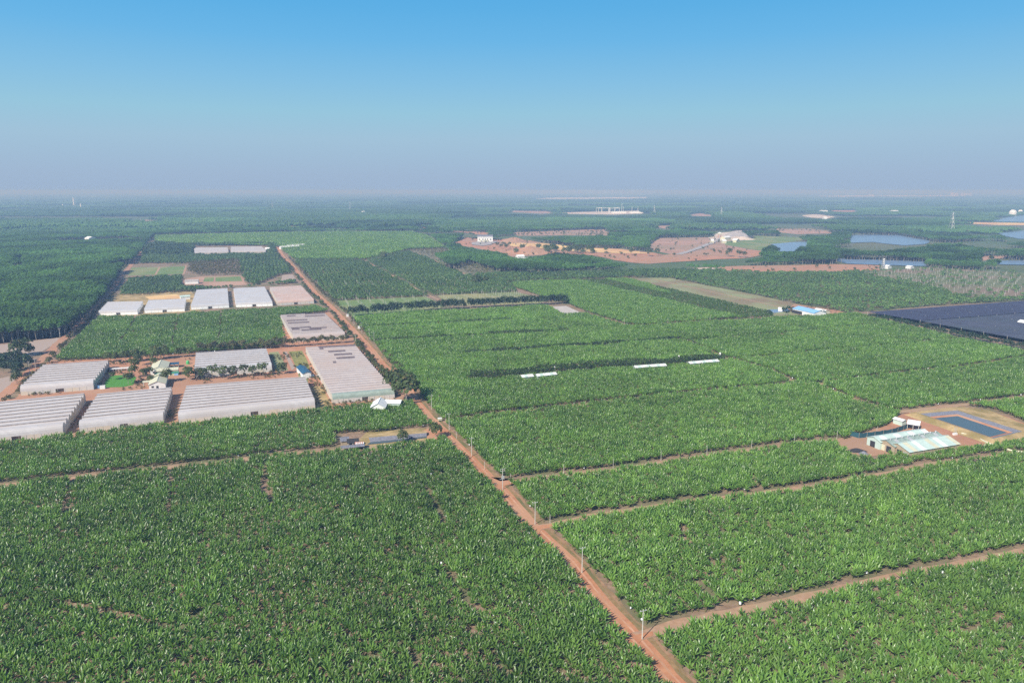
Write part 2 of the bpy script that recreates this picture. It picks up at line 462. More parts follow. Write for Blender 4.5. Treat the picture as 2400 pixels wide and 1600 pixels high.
patch('stubble_field', [(1470, 653), (1562, 650), (1800, 697), (1870, 713), (1850, 726), (1812, 732), (1740, 716), (1600, 684)], M_STUBBLE, 0.10, 0.6)
strip('field_path', W([(1532, 655), (1650, 680), (1800, 713), (1830, 720)]), 2.2, M_TRACK, 0.14)
patch('posted_hillside', [(2000, 641), (2065, 634), (2120, 631), (2172, 627), (2420, 641), (2420, 700), (2330, 700), (2240, 690), (2150, 668)], mottled('dull_hillside', (0.09, 0.115, 0.05), (0.15, 0.155, 0.075), 0.05, c3=(0.19, 0.14, 0.10), scale3=0.012), 0.10, 1.0)
patch('cleared_hillside', [(957, 587), (1044, 583), (1066, 600), (1020, 609)], mottled('sapling_clearing', (0.10, 0.11, 0.06), (0.19, 0.16, 0.10), 0.05), 0.08, 1.5)
patch('cleared_hillside', [(1058, 625), (1097, 619), (1166, 639), (1104, 646)], MATS['sapling_clearing'], 0.08, 1.5)
patch('vegetable_plot', [(309, 627), (372, 626), (362, 644), (300, 646)], M_GRASS, 0.12)
patch('vegetable_plot', [(377, 626), (434, 624), (428, 642), (366, 644)], M_GRASS, 0.12)
strip('field_path', W([(300, 649), (364, 648), (430, 645)]), 5, M_RED, 0.10)
strip('field_path', W([(436, 622), (433, 634), (430, 643)]), 3, M_TRACK, 0.10)
strip('field_path', W([(374, 626), (364, 646)]), 3, M_TRACK, 0.11)
patch('bare_yard', [(426, 655), (470, 648), (568, 646), (578, 668), (500, 672), (425, 672)], M_BROWN, 0.10, 1.0)
patch('vegetable_plot', [(480, 650), (502, 649), (500, 660), (476, 660)], M_GRASS, 0.14)
patch('vegetable_plot', [(505, 649), (563, 648), (568, 659), (505, 660)], M_GRASS, 0.14)
patch('fallow_plot', [(662, 644), (686, 643), (697, 660), (658, 660)], M_FALLOW, 0.10)

# greenhouse yard soil
patch('farmyard', [(-80, 960), (40, 930), (100, 845), (255, 838), (460, 826), (660, 808), (655, 745), (770, 728), (870, 830), (965, 930), (930, 945), (740, 968), (385, 1003), (-80, 1055)], M_RED, 0.06, 0.8)
patch('sandy_yard', [(262, 692), (300, 685), (380, 683), (450, 680), (470, 730), (340, 738), (225, 743), (238, 718)], M_STRAW, 0.08, 1.0)
patch('sand_heap', [(340, 695), (410, 690), (438, 694), (430, 700), (350, 702)], M_SAND, 0.12, 0.6)
patch('fallow_field', [(-80, 825), (0, 808), (135, 792), (146, 795), (108, 818), (80, 835), (0, 842), (-80, 850)], M_FALLOW, 0.10, 0.3)
patch('ploughed_plot', [(-60, 900), (30, 880), (38, 900), (0, 935), (-60, 960)], M_FALLOW, 0.10, 0.3)
patch('lawn', [(247, 893), (262, 880), (305, 878), (320, 884), (312, 902), (288, 907), (243, 908)], M_LAWN, 0.12, 0.3)
patch('vegetable_bed', [(630, 826), (652, 824), (676, 868), (650, 872)], M_STUBBLE, 0.12, 0.2)
patch('vegetable_bed', [(664, 824), (672, 824), (692, 862), (684, 868)], M_FALLOW, 0.12, 0.2)
patch('weedy_ground', [(676, 824), (708, 822), (725, 858), (722, 900), (705, 900), (694, 862)], mottled('weeds', (0.12, 0.15, 0.04), (0.27, 0.23, 0.09), 0.4), 0.12, 0.4)
patch('weedy_ground', [(728, 905), (752, 905), (778, 948), (758, 955), (742, 958)], M_STRAW, 0.10, 0.3)

# roads and tracks
strip('road_verge', ROAD, 7.8, M_EDGE, 0.10, 0.6, off=-0.9)
strip('dry_verge', ROAD, 1.5, M_VERGE, 0.12, 0.45, off=-3.1)
strip('red_dirt_road', ROAD, 4.9, M_ROAD, 0.14, 0.2)
M_RUT = mottled('packed_wheel_rut', (0.40, 0.205, 0.125), (0.50, 0.285, 0.185), 0.5, c3=(0.36, 0.19, 0.11), scale3=0.08, bump=0.15)
for sgn in (-1, 1):
    strip('wheel_rut', ROAD, 0.62, M_RUT, 0.155, 0.12, 3.0, off=sgn * 0.95)
for ln, w in ((T1, 3.2), (T2, 3.6), (T3, 3.9)):
    strip('dirt_track', ln, w, M_TRACK, 0.18, 0.5)
for ln, w in ((T4, 2.6), (D1, 3.2), (D2, 2.4), (T5, 2.4), (T6, 2.0), (T7, 2.0), (T8, 4.0), (TP, 3.0), (PA, 2.6), (PB, 3.2)):
    strip('dirt_track', ln, w, M_TRACK, 0.19, 0.4)
strip('dirt_track', TL1, 4.2, M_TRACK, 0.19, 0.5)
strip('red_dirt_road', TLW, 6.5, M_RED, 0.16, 0.6)
patch('road_junction', [(1150, 1118), (1172, 1128), (1215, 1124), (1215, 1131), (1185, 1138), (1176, 1146)], M_ROAD, 0.21, 0.15, 3)
patch('road_junction', [(1228, 1215), (1252, 1232), (1300, 1228), (1295, 1236), (1270, 1240), (1262, 1252)], M_ROAD, 0.22, 0.15, 3)
patch('road_junction', [(1468, 1478), (1490, 1488), (1530, 1480), (1530, 1490), (1505, 1498), (1498, 1508)], M_ROAD, 0.23, 0.15, 3)
patch('road_junction', [(1008, 1002), (1040, 1004), (1052, 1020), (1040, 1030), (1005, 1030), (985, 1012)], M_ROAD, 0.24, 0.3, 3)

# packing-house yard and reservoir surroundings
YARD = [(1945, 1030), (2000, 1022), (2075, 998), (2108, 972), (2160, 962), (2255, 955), (2320, 962), (2420, 1000), (2420, 1030), (2330, 1030), (2255, 1062), (2190, 1062), (2100, 1060), (2030, 1072), (1985, 1060), (1930, 1040)]
patch('packing_yard', YARD, M_RED, 0.12, 0.4)
patch('dry_bank', [(2120, 962), (2255, 953), (2320, 962), (2425, 1005), (2425, 1024), (2300, 1036), (2240, 1016), (2150, 978)], M_STRAW, 0.16, 0.6)
patch('concrete_apron', [(1287, 719), (1327, 717), (1368, 736), (1320, 739)], M_GREY, 0.12)
patch('dry_bank', [(842, 1030), (860, 1012), (980, 1004), (1022, 1004), (1010, 1030), (940, 1038), (860, 1048)], M_STRAW, 0.13, 0.4)
patch('bare_yard', [(1846, 724), (1862, 712), (1965, 728), (1990, 734), (1950, 744), (1880, 742)], M_RED, 0.12, 0.6)
patch('stubble_field', [(1800, 738), (1840, 728), (1880, 738), (1850, 746), (1800, 748)], M_STUBBLE, 0.11, 0.5)
patch('small_pond', [(1798, 726), (1846, 724), (1852, 729), (1800, 735)], M_WATER, 0.16, 0.3)
patch('red_strip', [(750, 728), (790, 760), (850, 820), (830, 812), (800, 790), (770, 750)], M_RED, 0.09, 0.6)
patch('red_strip', [(648, 590), (662, 590), (690, 618), (680, 622)], M_RED, 0.09, 0.6)

# bare earth, quarry and far clearings beyond the farm
BARE = []
def bare(name, poly, mat, z=0.05, rough=6.0, keep=True):
    patch(name, poly, mat, z, rough, 40.0)
    if keep: BARE.append(poly)
bare('quarry_ground', [(1200, 558), (1276, 570), (1358, 580), (1455, 583), (1532, 592), (1560, 598), (1470, 602), (1386, 598), (1300, 592), (1270, 598), (1200, 602), (1160, 590), (1088, 577), (1066, 568), (1090, 556), (1120, 560), (1165, 563)], M_RED, 0.05)
bare('sand_bank', [(1200, 569), (1276, 571), (1358, 581), (1455, 585), (1530, 594), (1455, 594), (1330, 588), (1240, 580), (1200, 578)], M_SAND, 0.35)
bare('quarry_ground', [(1519, 574), (1545, 558), (1672, 556), (1690, 562), (1700, 574), (1784, 588), (1786, 597), (1583, 600), (1530, 586)], M_BROWN, 0.06)
bare('quarry_ground', [(1600, 596), (1680, 584), (1784, 588), (1784, 598), (1740, 606), (1621, 612), (1519, 619), (1480, 616), (1440, 610), (1386, 599), (1470, 601)], M_RED, 0.4)
bare('gravel_yard', [(1660, 560), (1680, 548), (1735, 540), (1745, 552), (1760, 560), (1740, 564), (1690, 566)], M_PALE, 0.6)
bare('brown_field', [(1200, 545), (1330, 540), (1417, 537), (1432, 552), (1328, 551), (1215, 553)], M_BROWN)
bare('red_track', [(962, 529), (1034, 539), (1148, 545), (1140, 551), (1060, 543), (985, 537)], M_RED)
bare('red_earth_strip', [(1596, 630), (1680, 625), (1800, 622), (1960, 619), (2065, 621), (2062, 633), (1960, 637), (1800, 637), (1700, 634)], M_RED)
bare('sand_bank', [(1604, 630), (1680, 627), (1695, 631), (1640, 633)], M_PALE, 0.4)
bare('grass_clearing', [(1690, 566), (1750, 560), (1800, 560), (1868, 565), (1800, 575), (1788, 588), (1700, 574)], M_GRASS, 0.07)
bare('bare_field', [(1818, 536), (1900, 536), (1951, 542), (1950, 547), (1868, 549), (1830, 545)], M_BROWN)
bare('grass_clearing', [(1760, 552), (1870, 556), (1890, 562), (1820, 568), (1770, 562)], M_GRASS)
bare('clearing', [(311, 516), (340, 515), (370, 518), (340, 520)], M_BROWN)
bare('clearing', [(665, 531), (690, 529), (712, 531), (700, 534)], M_RED)
bare('clearing', [(742, 530), (830, 530), (838, 533), (760, 534)], M_GRASS)
bare('clearing', [(25, 615), (55, 610), (60, 617), (30, 621)], M_FALLOW)
bare('substation_ground', [(1318, 498), (1400, 496), (1500, 494), (1509, 500), (1440, 503), (1330, 501)], M_PALE)
bare('clearing', [(1200, 494), (1280, 495), (1300, 499), (1270, 501), (1200, 497)], M_BROWN)
bare('clearing', [(1150, 493), (1200, 493), (1200, 496)], M_BROWN)
M_FARPALE = plain('white_building_land', (0.56, 0.56, 0.58), 0.9, scale=.004, var=.2)
bare('far_bare_land', [(1252, 466), (1290, 463.5), (1400, 462.5), (1520, 462), (1524, 465), (1460, 466.5), (1380, 466), (1270, 467)], M_FARPALE)
bare('far_bare_land', [(1895, 459.5), (1990, 458), (2100, 458), (2200, 458), (2290, 458), (2240, 460), (2100, 461), (1960, 461)], M_FARPALE)
bare('clearing', [(1880, 505), (1910, 502), (1958, 508), (1940, 512), (1900, 510)], M_PALE)
bare('clearing', [(1940, 493), (2004, 493), (2003, 497), (1960, 496)], M_RED)
bare('clearing', [(1525, 530), (1570, 528), (1585, 533), (1560, 536)], M_BROWN)
bare('clearing', [(1600, 505), (1640, 500), (1682, 506), (1650, 507)], M_BROWN)
bare('shore_road', [(2234, 520), (2300, 521), (2420, 523), (2420, 528), (2330, 527), (2250, 523)], M_SAND)
bare('bare_shore', [(2295, 605), (2310, 600), (2370, 600), (2350, 606), (2300, 611)], M_BROWN)
strip('quarry_road', W([(1590, 597), (1620, 588), (1650, 577), (1678, 565), (1700, 556)]), 12, M_GRAVEL, 0.8, 1.5, 20)

LAKES = [[(1805, 573), (1850, 569), (1893, 567), (1895, 578), (1868, 582), (1876, 591), (1818, 590), (1824, 582)],
         [(1996, 552), (2040, 551), (2104, 552), (2178, 565), (2165, 573), (2120, 576), (2045, 568), (1955, 572), (1943, 568), (1990, 565)],
         [(1950, 604), (1984, 609), (2055, 610), (2167, 614), (2172, 625), (2068, 622), (1986, 619), (1962, 613)],
         [(2335, 547), (2420, 540), (2420, 562), (2385, 560), (2350, 552)],
         [(2328, 517), (2360, 510), (2420, 503), (2420, 521), (2336, 520)],
         [(2303, 615), (2345, 612), (2420, 611), (2420, 622), (2350, 621)]]
for L in LAKES:
    patch('lake_water', L, M_WATER, 0.9, 5.0, 40.0)
    BARE.append(L)

# ------------------------------------------------------------------ scattered planting
def gn_scatter(name, pts, variants, kind_label=None):
    """one object: points with attributes, planted through geometry nodes. pts: dict x y z rot scale tint variant"""
    n = len(pts['x'])
    me = bpy.data.meshes.new(name)
    me.vertices.add(n)
    co = np.stack([pts['x'], pts['y'], pts.get('z', np.zeros(n))], 1).astype(np.float32)
    me.vertices.foreach_set('co', co.ravel())
    def attr(nm, tp, arr, field='value'):
        a = me.attributes.new(nm, tp, 'POINT')
        a.data.foreach_set(field, np.ascontiguousarray(arr).ravel())
    rot = np.zeros((n, 3), np.float32)
    rot[:, 2] = pts['rot']
    if 'tilt' in pts:
        rot[:, 0] = pts['tilt']
    attr('spin', 'FLOAT_VECTOR', rot, 'vector')
    sc = pts['scale'].astype(np.float32)
    if sc.ndim == 1:
        sc = np.stack([sc, sc, sc], 1)
    attr('grow', 'FLOAT_VECTOR', sc, 'vector')
    attr('tint', 'FLOAT', pts['tint'].astype(np.float32))
    attr('variant', 'INT', pts['variant'].astype(np.int32))
    o = obj(name, me)
    tag(o, kind='stuff')
    col = bpy.data.collections.new(name + '_sources')
    for i, m in enumerate(variants):
        col.objects.link(bpy.data.objects.new('%s_source_%02d' % (name, i), m))
    ng = bpy.data.node_groups.new(name + '_planting', 'GeometryNodeTree')
    ng.interface.new_socket('Geometry', in_out='INPUT', socket_type='NodeSocketGeometry')
    ng.interface.new_socket('Geometry', in_out='OUTPUT', socket_type='NodeSocketGeometry')
    N, L = ng.nodes, ng.links
    gi, go = N.new('NodeGroupInput'), N.new('NodeGroupOutput')
    iop = N.new('GeometryNodeInstanceOnPoints')
    ci = N.new('GeometryNodeCollectionInfo')
    ci.inputs['Collection'].default_value = col
    ci.inputs['Separate Children'].default_value = True
    ci.inputs['Reset Children'].default_value = True
    def na(nm, tp):
        a = N.new('GeometryNodeInputNamedAttribute')
        a.data_type = tp
        a.inputs['Name'].default_value = nm
        return a.outputs['Attribute']
    L.new(gi.outputs[0], iop.inputs['Points'])
    L.new(ci.outputs[0], iop.inputs['Instance'])
    iop.inputs['Pick Instance'].default_value = True
    L.new(na('variant', 'INT'), iop.inputs['Instance Index'])
    e2r = N.new('FunctionNodeEulerToRotation')
    L.new(na('spin', 'FLOAT_VECTOR'), e2r.inputs[0])
    L.new(e2r.outputs[0], iop.inputs['Rotation'])
    L.new(na('grow', 'FLOAT_VECTOR'), iop.inputs['Scale'])
    L.new(iop.outputs[0], go.inputs[0])
    md = o.modifiers.new('planting', 'NODES')
    md.node_group = ng
    return o
def grid_points(bounds, sx, sy, ang, jit):
    """jittered planting grid covering a world rectangle, rows turned by ang"""
    x0, x1, y0, y1 = bounds
    cx, cy = (x0 + x1) / 2, (y0 + y1) / 2
    rad = math.hypot(x1 - x0, y1 - y0) / 2
    nx, ny = int(rad / sx) + 1, int(rad / sy) + 1
    i, j = np.meshgrid(np.arange(-nx, nx + 1), np.arange(-ny, ny + 1))
    a = i.ravel() * sx + RNG.uniform(-jit, jit, i.size) * sx
    b = j.ravel() * sy + RNG.uniform(-jit, jit, i.size) * sy
    x = cx + a * math.cos(ang) - b * math.sin(ang)
    y = cy + a * math.sin(ang) + b * math.cos(ang)
    k = (x >= x0) & (x <= x1) & (y >= y0) & (y <= y1)
    return x[k], y[k]
def in_frame(x, y, z=0.0, mx=160, my=140):
    px, py = proj(x, y, z)
    return (y > 5) & (px > -mx) & (px < 2400 + mx) & (py < 1600 + my)
def poly_bounds(poly):
    w = [P(px, min(max(py, 470), 1760)) for px, py in poly]
    xs, ys = [q[0] for q in w], [q[1] for q in w]
    return min(xs), max(xs), min(ys), max(ys)

# --- leaves, plants, trees as meshes
def leaf_geo(mb, base, az, th0, th1, length, width, seg=5, fold=0.35):
    p = Vector(base)
    d = Vector((math.cos(az), math.sin(az), 0))
    side = Vector((-math.sin(az), math.cos(az), 0))
    vs_, fs = [], []
    for s in range(seg + 1):
        t = s / seg
        w = width * (0.12 if s == 0 else math.sin(math.pi * min(0.97, 0.16 + 0.82 * t)) ** 0.7)
        if s == seg: w = 0.02
        th = th0 + (th1 - th0) * t ** 1.3
        nrm = d * -math.cos(th) + Vector((0, 0, math.sin(th)))
        vs_ += [p + side * w / 2 - nrm * w * fold, p.copy(), p - side * w / 2 - nrm * w * fold]
        p = p + (d * math.sin(th) + Vector((0, 0, math.cos(th)))) * length / seg
        if s:
            k = 3 * s
            fs += [(k - 3, k - 2, k + 1, k), (k - 2, k - 1, k + 2, k + 1)]
    mb.add(vs_, fs)
def banana_leaves(rnd, n, h):
    out = []
    a0 = rnd.uniform(0, 6.28)
    for i in range(n):
        q = i / (n - 1)
        out.append((a0 + i * 2.4 + rnd.uniform(-.3, .3), R(6 + 40 * q + rnd.uniform(-6, 6)), R(44 + 62 * q + rnd.uniform(-14, 14)), h * rnd.uniform(0.95, 1.3) * (1 - 0.1 * q), 0.48 + rnd.uniform(-.05, .1)))
    return out
def banana_mesh(i, bag=False):
    rnd = random.Random(100 + i)
    mb = MB()
    h = rnd.uniform(1.2, 1.5)
    n = rnd.choice((10, 11, 12))
    for az, t0, t1, L, w in banana_leaves(rnd, n, 2.05):
        leaf_geo(mb, (0, 0, h), az, t0, t1, L, w)
    k = len(mb.f)
    mb.tube((0, 0, 0), (0, 0, h + 0.15), 0.13, 0.07, 5)
    kk = len(mb.f)
    if bag:
        mb.lathe([(0.05, h - 0.75), (0.26, h - 0.6), (0.28, h - 0.1), (0.08, h + 0.25)], 6, (0.42, -0.25))
    me = mesh('banana_plant_%d' % i, mb.v, mb.f)
    for m in (M_BANANA, M_STEM, M_BAG):
        me.materials.append(m)
    idx = [0] * k + [1] * (kk - k) + [2] * (len(mb.f) - kk)
    me.polygons.foreach_set('material_index', idx)
    return me
def clump_quad(mb, c, nrm, s, rnd):
    n = Vector(nrm).normalized()
    x = n.orthogonal().normalized()
    x.rotate(Matrix.Rotation(rnd.uniform(0, 6.28), 3, n))
    y = n.cross(x)
    c = Vector(c)
    a, b = s * rnd.uniform(.7, 1.2), s * rnd.uniform(.55, 1.0)
    lift = n * s * rnd.uniform(-.12, .3)
    mb.add([c - x * a * .5, c - y * b * .5 + lift * .4, c + x * a * .5, c + y * b * .5 + lift], [(0, 1, 2), (0, 2, 3)])
def crown_mb(seed, lobes, n, size, inner=0.25, up=0.5):
    rnd = random.Random(seed)
    mb = MB()
    vol = [l[3] * l[4] for l in lobes]
    for _ in range(n):
        cx, cy, cz, rr, hh = rnd.choices(lobes, vol)[0]
        u = Vector((rnd.gauss(0, 1), rnd.gauss(0, 1), rnd.gauss(0, 1))).normalized()
        if u.z < -0.35: u.z *= -0.6
        r = 1 - inner * rnd.random() ** 1.5
        c = (cx + u.x * rr * r, cy + u.y * rr * r, cz + u.z * hh * r)
        nn = Vector((u.x + rnd.uniform(-.6, .6), u.y + rnd.uniform(-.6, .6), u.z + up + rnd.uniform(-.4, .4)))
        clump_quad(mb, c, nn, size * rnd.uniform(.7, 1.35), rnd)
    return mb
def tree_parts(seed, height, crown_r, base, n, size, lobes_n=5, flat=0.6):
    rnd = random.Random(seed)
    lobes = [(0, 0, base + (height - base) * .52, crown_r * .78, (height - base) * .5)]
    for i in range(lobes_n):
        a = 6.28 * i / lobes_n + rnd.uniform(-.4, .4)
        q = crown_r * rnd.uniform(.35, .6)
        rr = crown_r * rnd.uniform(.38, .6)
        lobes.append((q * math.cos(a), q * math.sin(a), base + (height - base) * rnd.uniform(.3, .75), rr, max(rr * flat, (height - base) * .28) * rnd.uniform(.8, 1.2)))
    cm = crown_mb(seed + 1, lobes, n, size)
    tm = MB()
    bx, by = rnd.uniform(-.25, .25), rnd.uniform(-.25, .25)
    r = 0.016 * height + 0.03
    tm.tube((0, 0, 0), (bx, by, base * 0.9), r, r * .7, 5, False)
    for l in lobes[1:4]:
        tm.tube((bx, by, base * .85), (l[0] * .8, l[1] * .8, l[2]), r * .55, r * .2, 4, False)
    return cm, tm
def joined(name, cm, tm, leaf, bark):
    mb = MB()
    mb.add(cm.v, cm.f); k = len(mb.f)
    mb.add(tm.v, tm.f)
    me = mesh(name, mb.v, mb.f)
    me.materials.append(leaf); me.materials.append(bark)
    me.polygons.foreach_set('material_index', [0] * k + [1] * (len(mb.f) - k))
    return me
def place_individuals(name, cm_tm, leaf, bark, xs, ys, rots, scs, tints, label, cat, group, limit_parts=True):
    """countable trees: an empty with its own trunk and crown; alike trees share mesh data"""
    protos = [(mesh('crown', c.v, c.f), mesh('trunk', t.v, t.f)) for c, t in cm_tm]
    for a, b in protos:
        a.materials.append(leaf); b.materials.append(bark)
    res = []
    for i in range(len(xs)):
        cm, tm = protos[i % len(protos)]
        e = empty(name, (xs[i], ys[i], 0), rots[i], label=(label[i] if isinstance(label, (list, tuple)) else label), cat=cat, group=group)
        e.scale = (scs[i],) * 3
        c = obj('crown', cm, None, e); c['tint'] = float(tints[i])
        obj('trunk', tm, None, e)
        res.append(e)
    return res

# --- bananas
LEFT_F = [(-320, 1066), (0, 1044), (150, 1028), (190, 1022), (385, 1003), (420, 1001), (740, 968), (790, 959), (935, 946), (972, 944), (1040, 1010), (1640, 1663), (1700, 1800), (-320, 1800)]
LEFT_M = [(128, 846), (196, 780), (233, 747), (330, 745), (435, 739), (455, 737), (556, 731), (640, 728), (738, 719), (768, 730), (758, 733), (655, 742), (664, 775), (668, 806), (640, 816), (465, 828), (357, 836), (255, 842)]
RIGHT_F = [(1700, 1800), (1640, 1663), (1040, 1010), (960, 905), (826, 748), (960, 735), (1200, 724), (1282, 719), (1320, 741), (1370, 737), (1465, 764), (1501, 769), (1565, 763), (1664, 756), (1800, 750), (1859, 744),
           (1943, 741), (2004, 737), (2040, 746), (2106, 764), (2285, 803), (2400, 828), (2700, 892), (2900, 1800)]
NE_F = [(1200, 664), (1378, 657), (1468, 655), (1600, 686), (1740, 718), (1812, 734), (1812, 743), (1664, 752), (1501, 765), (1465, 760), (1373, 732), (1330, 712), (1285, 702), (1205, 674)]
FAR_F = [(362, 555), (500, 551), (600, 548), (960, 545), (1000, 554), (1042, 583), (957, 586), (944, 590), (856, 610), (690, 610), (655, 583), (640, 577), (365, 574)]
SHED_X = [(792, 1062), (782, 1020), (838, 1013), (860, 1016), (905, 1011), (960, 1005), (1010, 1000), (1030, 1005), (1050, 1030), (1005, 1036), (960, 1041), (905, 1049), (870, 1062)]
YARD_X = [(1958, 1040), (1990, 1026), (2075, 1000), (2100, 980), (2106, 968), (2160, 960), (2255, 952), (2330, 961), (2430, 1000), (2430, 1040), (2345, 1040), (2310, 1058), (2215, 1052), (2130, 1062), (2060, 1078), (2010, 1080), (1975, 1062)]
bx, by, bt, bs = [], [], [], []
HEDGE_LINES = [(W([(1104, 893), (1215, 884), (1350, 870), (1500, 861), (1600, 855), (1695, 847)]), 3.4),
               (W([(1090, 832), (1350, 815), (1586, 799)]), 2.0), (W([(880, 803), (1080, 792), (1330, 778)]), 2.2), (W([(855, 770), (1010, 762), (1200, 752)]), 1.6)]
LANES = [W(l) for l in ([(321, 744), (303, 775), (285, 800)], [(421, 737), (412, 770), (403, 810)], [(518, 730), (516, 765), (513, 800)],
         [(402, 1105), (396, 1220)], [(618, 1085), (622, 1150), (640, 1200)], [(172, 1130), (140, 1240)], [(130, 1420), (430, 1490), (470, 1440)], [(1030, 1330), (1075, 1390), (1120, 1450)], [(1150, 1540), (1190, 1600)],
         [(1000, 1150), (1040, 1230)], [(1680, 1455), (1690, 1420), (1640, 1380)], [(1590, 1240), (1620, 1290)], [(1790, 1165), (1760, 1120)], [(600, 1110), (560, 1080)])]
for field, sp, tnt, sc0, region in ((LEFT_F, 1.78, -0.1, 0.92, 'near'), (RIGHT_F, 1.78, 0.2, 0.92, 'near'), (LEFT_M, 1.9, -0.1, 0.95, 'mid'), (NE_F, 2.2, 0.1, 1.0, 'mid'), (FAR_F, 3.6, 0.1, 1.6, 'far')):
    x, y = grid_points(poly_bounds(field), sp, sp * 1.06, ROW_ANG, 0.30)
    px, py = proj(x, y, 0.0)
    k = inpoly(px, py, field) & in_frame(x, y)
    x, y, px, py = x[k], y[k], px[k], py[k]
    k = ~inpoly(px, py, SHED_X) & ~inpoly(px, py, YARD_X)
    d = dist_line(x, y, ROAD)
    # verge lies on the right-hand side of the road, so stand further back there
    side = np.interp(y, [q[1] for q in ROAD], [q[0] for q in ROAD])
    k &= np.where(x > side, d > 4.3, d > 2.9)
    wob = vnoise(x / 3, y / 3, 5) * 0.9
    for ln, hw in ((T1, 2.5), (T2, 2.0), (T3, 2.1), (T4, 1.7), (D1, 1.9), (D2, 1.4), (T5, 1.7), (T6, 1.2), (T7, 1.0), (T8, 2.2), (TP, 1.8), (TL1, 2.9), (TLW, 4)):
        k &= dist_line(x, y, ln) > hw + wob
    for ln, hw in HEDGE_LINES:
        k &= dist_line(x, y, ln) > hw
    for ln in LANES:
        k &= (dist_line(x, y, ln) > 0.55 + 0.7 * vnoise(x / 4, y / 4, 40))
    miss = vnoise(x / 5.5, y / 5.5, 1)
    if region != 'far':
        k &= miss < np.where(x < side, 0.925, 0.945)
    if region == 'near':
        k &= RNG.random(x.size) > 0.03
    x, y, px, py = x[k], y[k], px[k], py[k]
    t = tnt + 0.6 * (vnoise(x / 45, y / 45, 3) - 0.5) + 0.7 * (vnoise(x / 9, y / 9, 4) - 0.5) + RNG.normal(0, .22, x.size)
    thin = np.ones(x.size)
    if field is NE_F:
        q = (px - 1350) - (py - 657) * 4.3
        dull = (q > 0) & ~((q < 150 - (py - 657) * 2.2) & (q > 70))
        t = np.where(dull, -0.75, 0.35) + RNG.normal(0, .2, x.size)
        thin = np.where(dull, .74, 1.0)
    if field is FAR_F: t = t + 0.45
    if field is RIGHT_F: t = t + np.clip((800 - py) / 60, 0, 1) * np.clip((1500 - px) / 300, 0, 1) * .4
    s = sc0 * (0.82 + 0.36 * vnoise(x / 12, y / 12, 6)) * RNG.uniform(0.85, 1.12, x.size) * thin
    bx.append(x); by.append(y); bt.append(t); bs.append(s)
bx, by, bt, bs = map(np.concatenate, (bx, by, bt, bs))
print('bananas', bx.size)
bpx, bpy_ = proj(bx, by, 1.5)
ok = (bpx > 6) & (bpx < 2394) & (bpy_ < 1592)
depth = np.where(ok, np.hypot(by, CAM_H) - 0.0 * bx, 1e9)
near = np.argsort(depth)[:300]
rest = np.ones(bx.size, bool); rest[near] = False
variants = [banana_mesh(i) for i in range(7)] + [banana_mesh(7, True)]
n = int(rest.sum())
var = RNG.integers(0, 7, n)
var[RNG.random(n) < 0.035] = 7
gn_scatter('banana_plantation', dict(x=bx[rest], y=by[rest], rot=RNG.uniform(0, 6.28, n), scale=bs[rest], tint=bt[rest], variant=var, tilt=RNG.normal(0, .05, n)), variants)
leaf_meshes = []
for i in range(10):
    rnd = random.Random(900 + i)
    az, t0, t1, L, w = banana_leaves(rnd, 10, 2.05)[i]
    mb = MB(); leaf_geo(mb, (0, 0, 0), 0, t0, t1, L, w)
    me = mesh('leaf', mb.v, mb.f); me.materials.append(M_BANANA)
    leaf_meshes.append(me)
mb = MB(); mb.tube((0, 0, 0), (0, 0, 1.5), 0.13, 0.07, 5)
stem_me = mesh('stem', mb.v, mb.f); stem_me.materials.append(M_STEM)
for i in near:
    e = empty('banana_plant', (bx[i], by[i], 0), random.uniform(0, 6.28), label='green banana plant in the nearest rows at the foot of the picture', cat='banana plant', group='banana plants in the nearest rows')
    e.scale = (bs[i],) * 3
    obj('stem', stem_me, None, e)
    for q in range(9):
        lf = obj('leaf', leaf_meshes[q], None, e)
        lf.location = (0, 0, 1.38)
        lf.rotation_euler = (0, 0, q * 2.4 + random.uniform(-.3, .3))
        lf['tint'] = float(bt[i])

# --- forest: rubber trees one by one near, low-poly stands far off
ROTF = ROW_ANG + 0.12
def forest_ok(px, py, x, y, top):
    k = ~inpoly(px, py, FARM)
    tx, ty = proj(x, y, top)
    mxp, myp = proj(x, y, top * .5)
    for b in BARE:
        k &= ~inpoly(px, py, b) & ~inpoly(tx, ty, b) & ~inpoly(mxp, myp, b)
    return k
x, y = grid_points((-2200, 2000, 330, 2150), 5.2, 5.6, ROTF, 0.32)
k = in_frame(x, y, 6, 120) & (np.hypot(x, y) < 2150)
x, y = x[k], y[k]
px, py = proj(x, y, 0.0)
blk_i, blk_j = np.floor((x * math.cos(ROTF) + y * math.sin(ROTF)) / 190 + 0.6 * vnoise(x / 300, y / 300, 8)), np.floor((-x * math.sin(ROTF) + y * math.cos(ROTF)) / 130 + 0.6 * vnoise(x / 300, y / 300, 9))
hb = hsh(blk_i, blk_j, 2)
left = px < 420
scl = np.where(left & (py > 600), 0.95, 0.62 + 0.42 * hb)
k = forest_ok(px, py, x, y, 11.5)
k &= np.where(left, vnoise(x / 7, y / 7, 11) < 0.93, vnoise(x / 11, y / 11, 11) < 0.80)
k &= ~((hb > 0.93) & (py < 640))
k &= ~((hb > 0.74) & (py < 585) & (px > 1000))
k &= (RNG.random(x.size) > np.where(py > 640, 0.02, 0.12))
x, y, px, py, scl, hb = x[k], y[k], px[k], py[k], scl[k], hb[k]
tint = 1.1 * (hsh(blk_i, blk_j, 5)[k] - 0.5) + 1.8 * (vnoise(x / 34, y / 34, 12) - 0.5) + 1.3 * (vnoise(x / 90, y / 60, 15) - 0.5)
print('forest trees', x.size)
scl = scl * (0.84 + 0.34 * vnoise(x / 22, y / 22, 13)) * RNG.uniform(.92, 1.08, x.size)
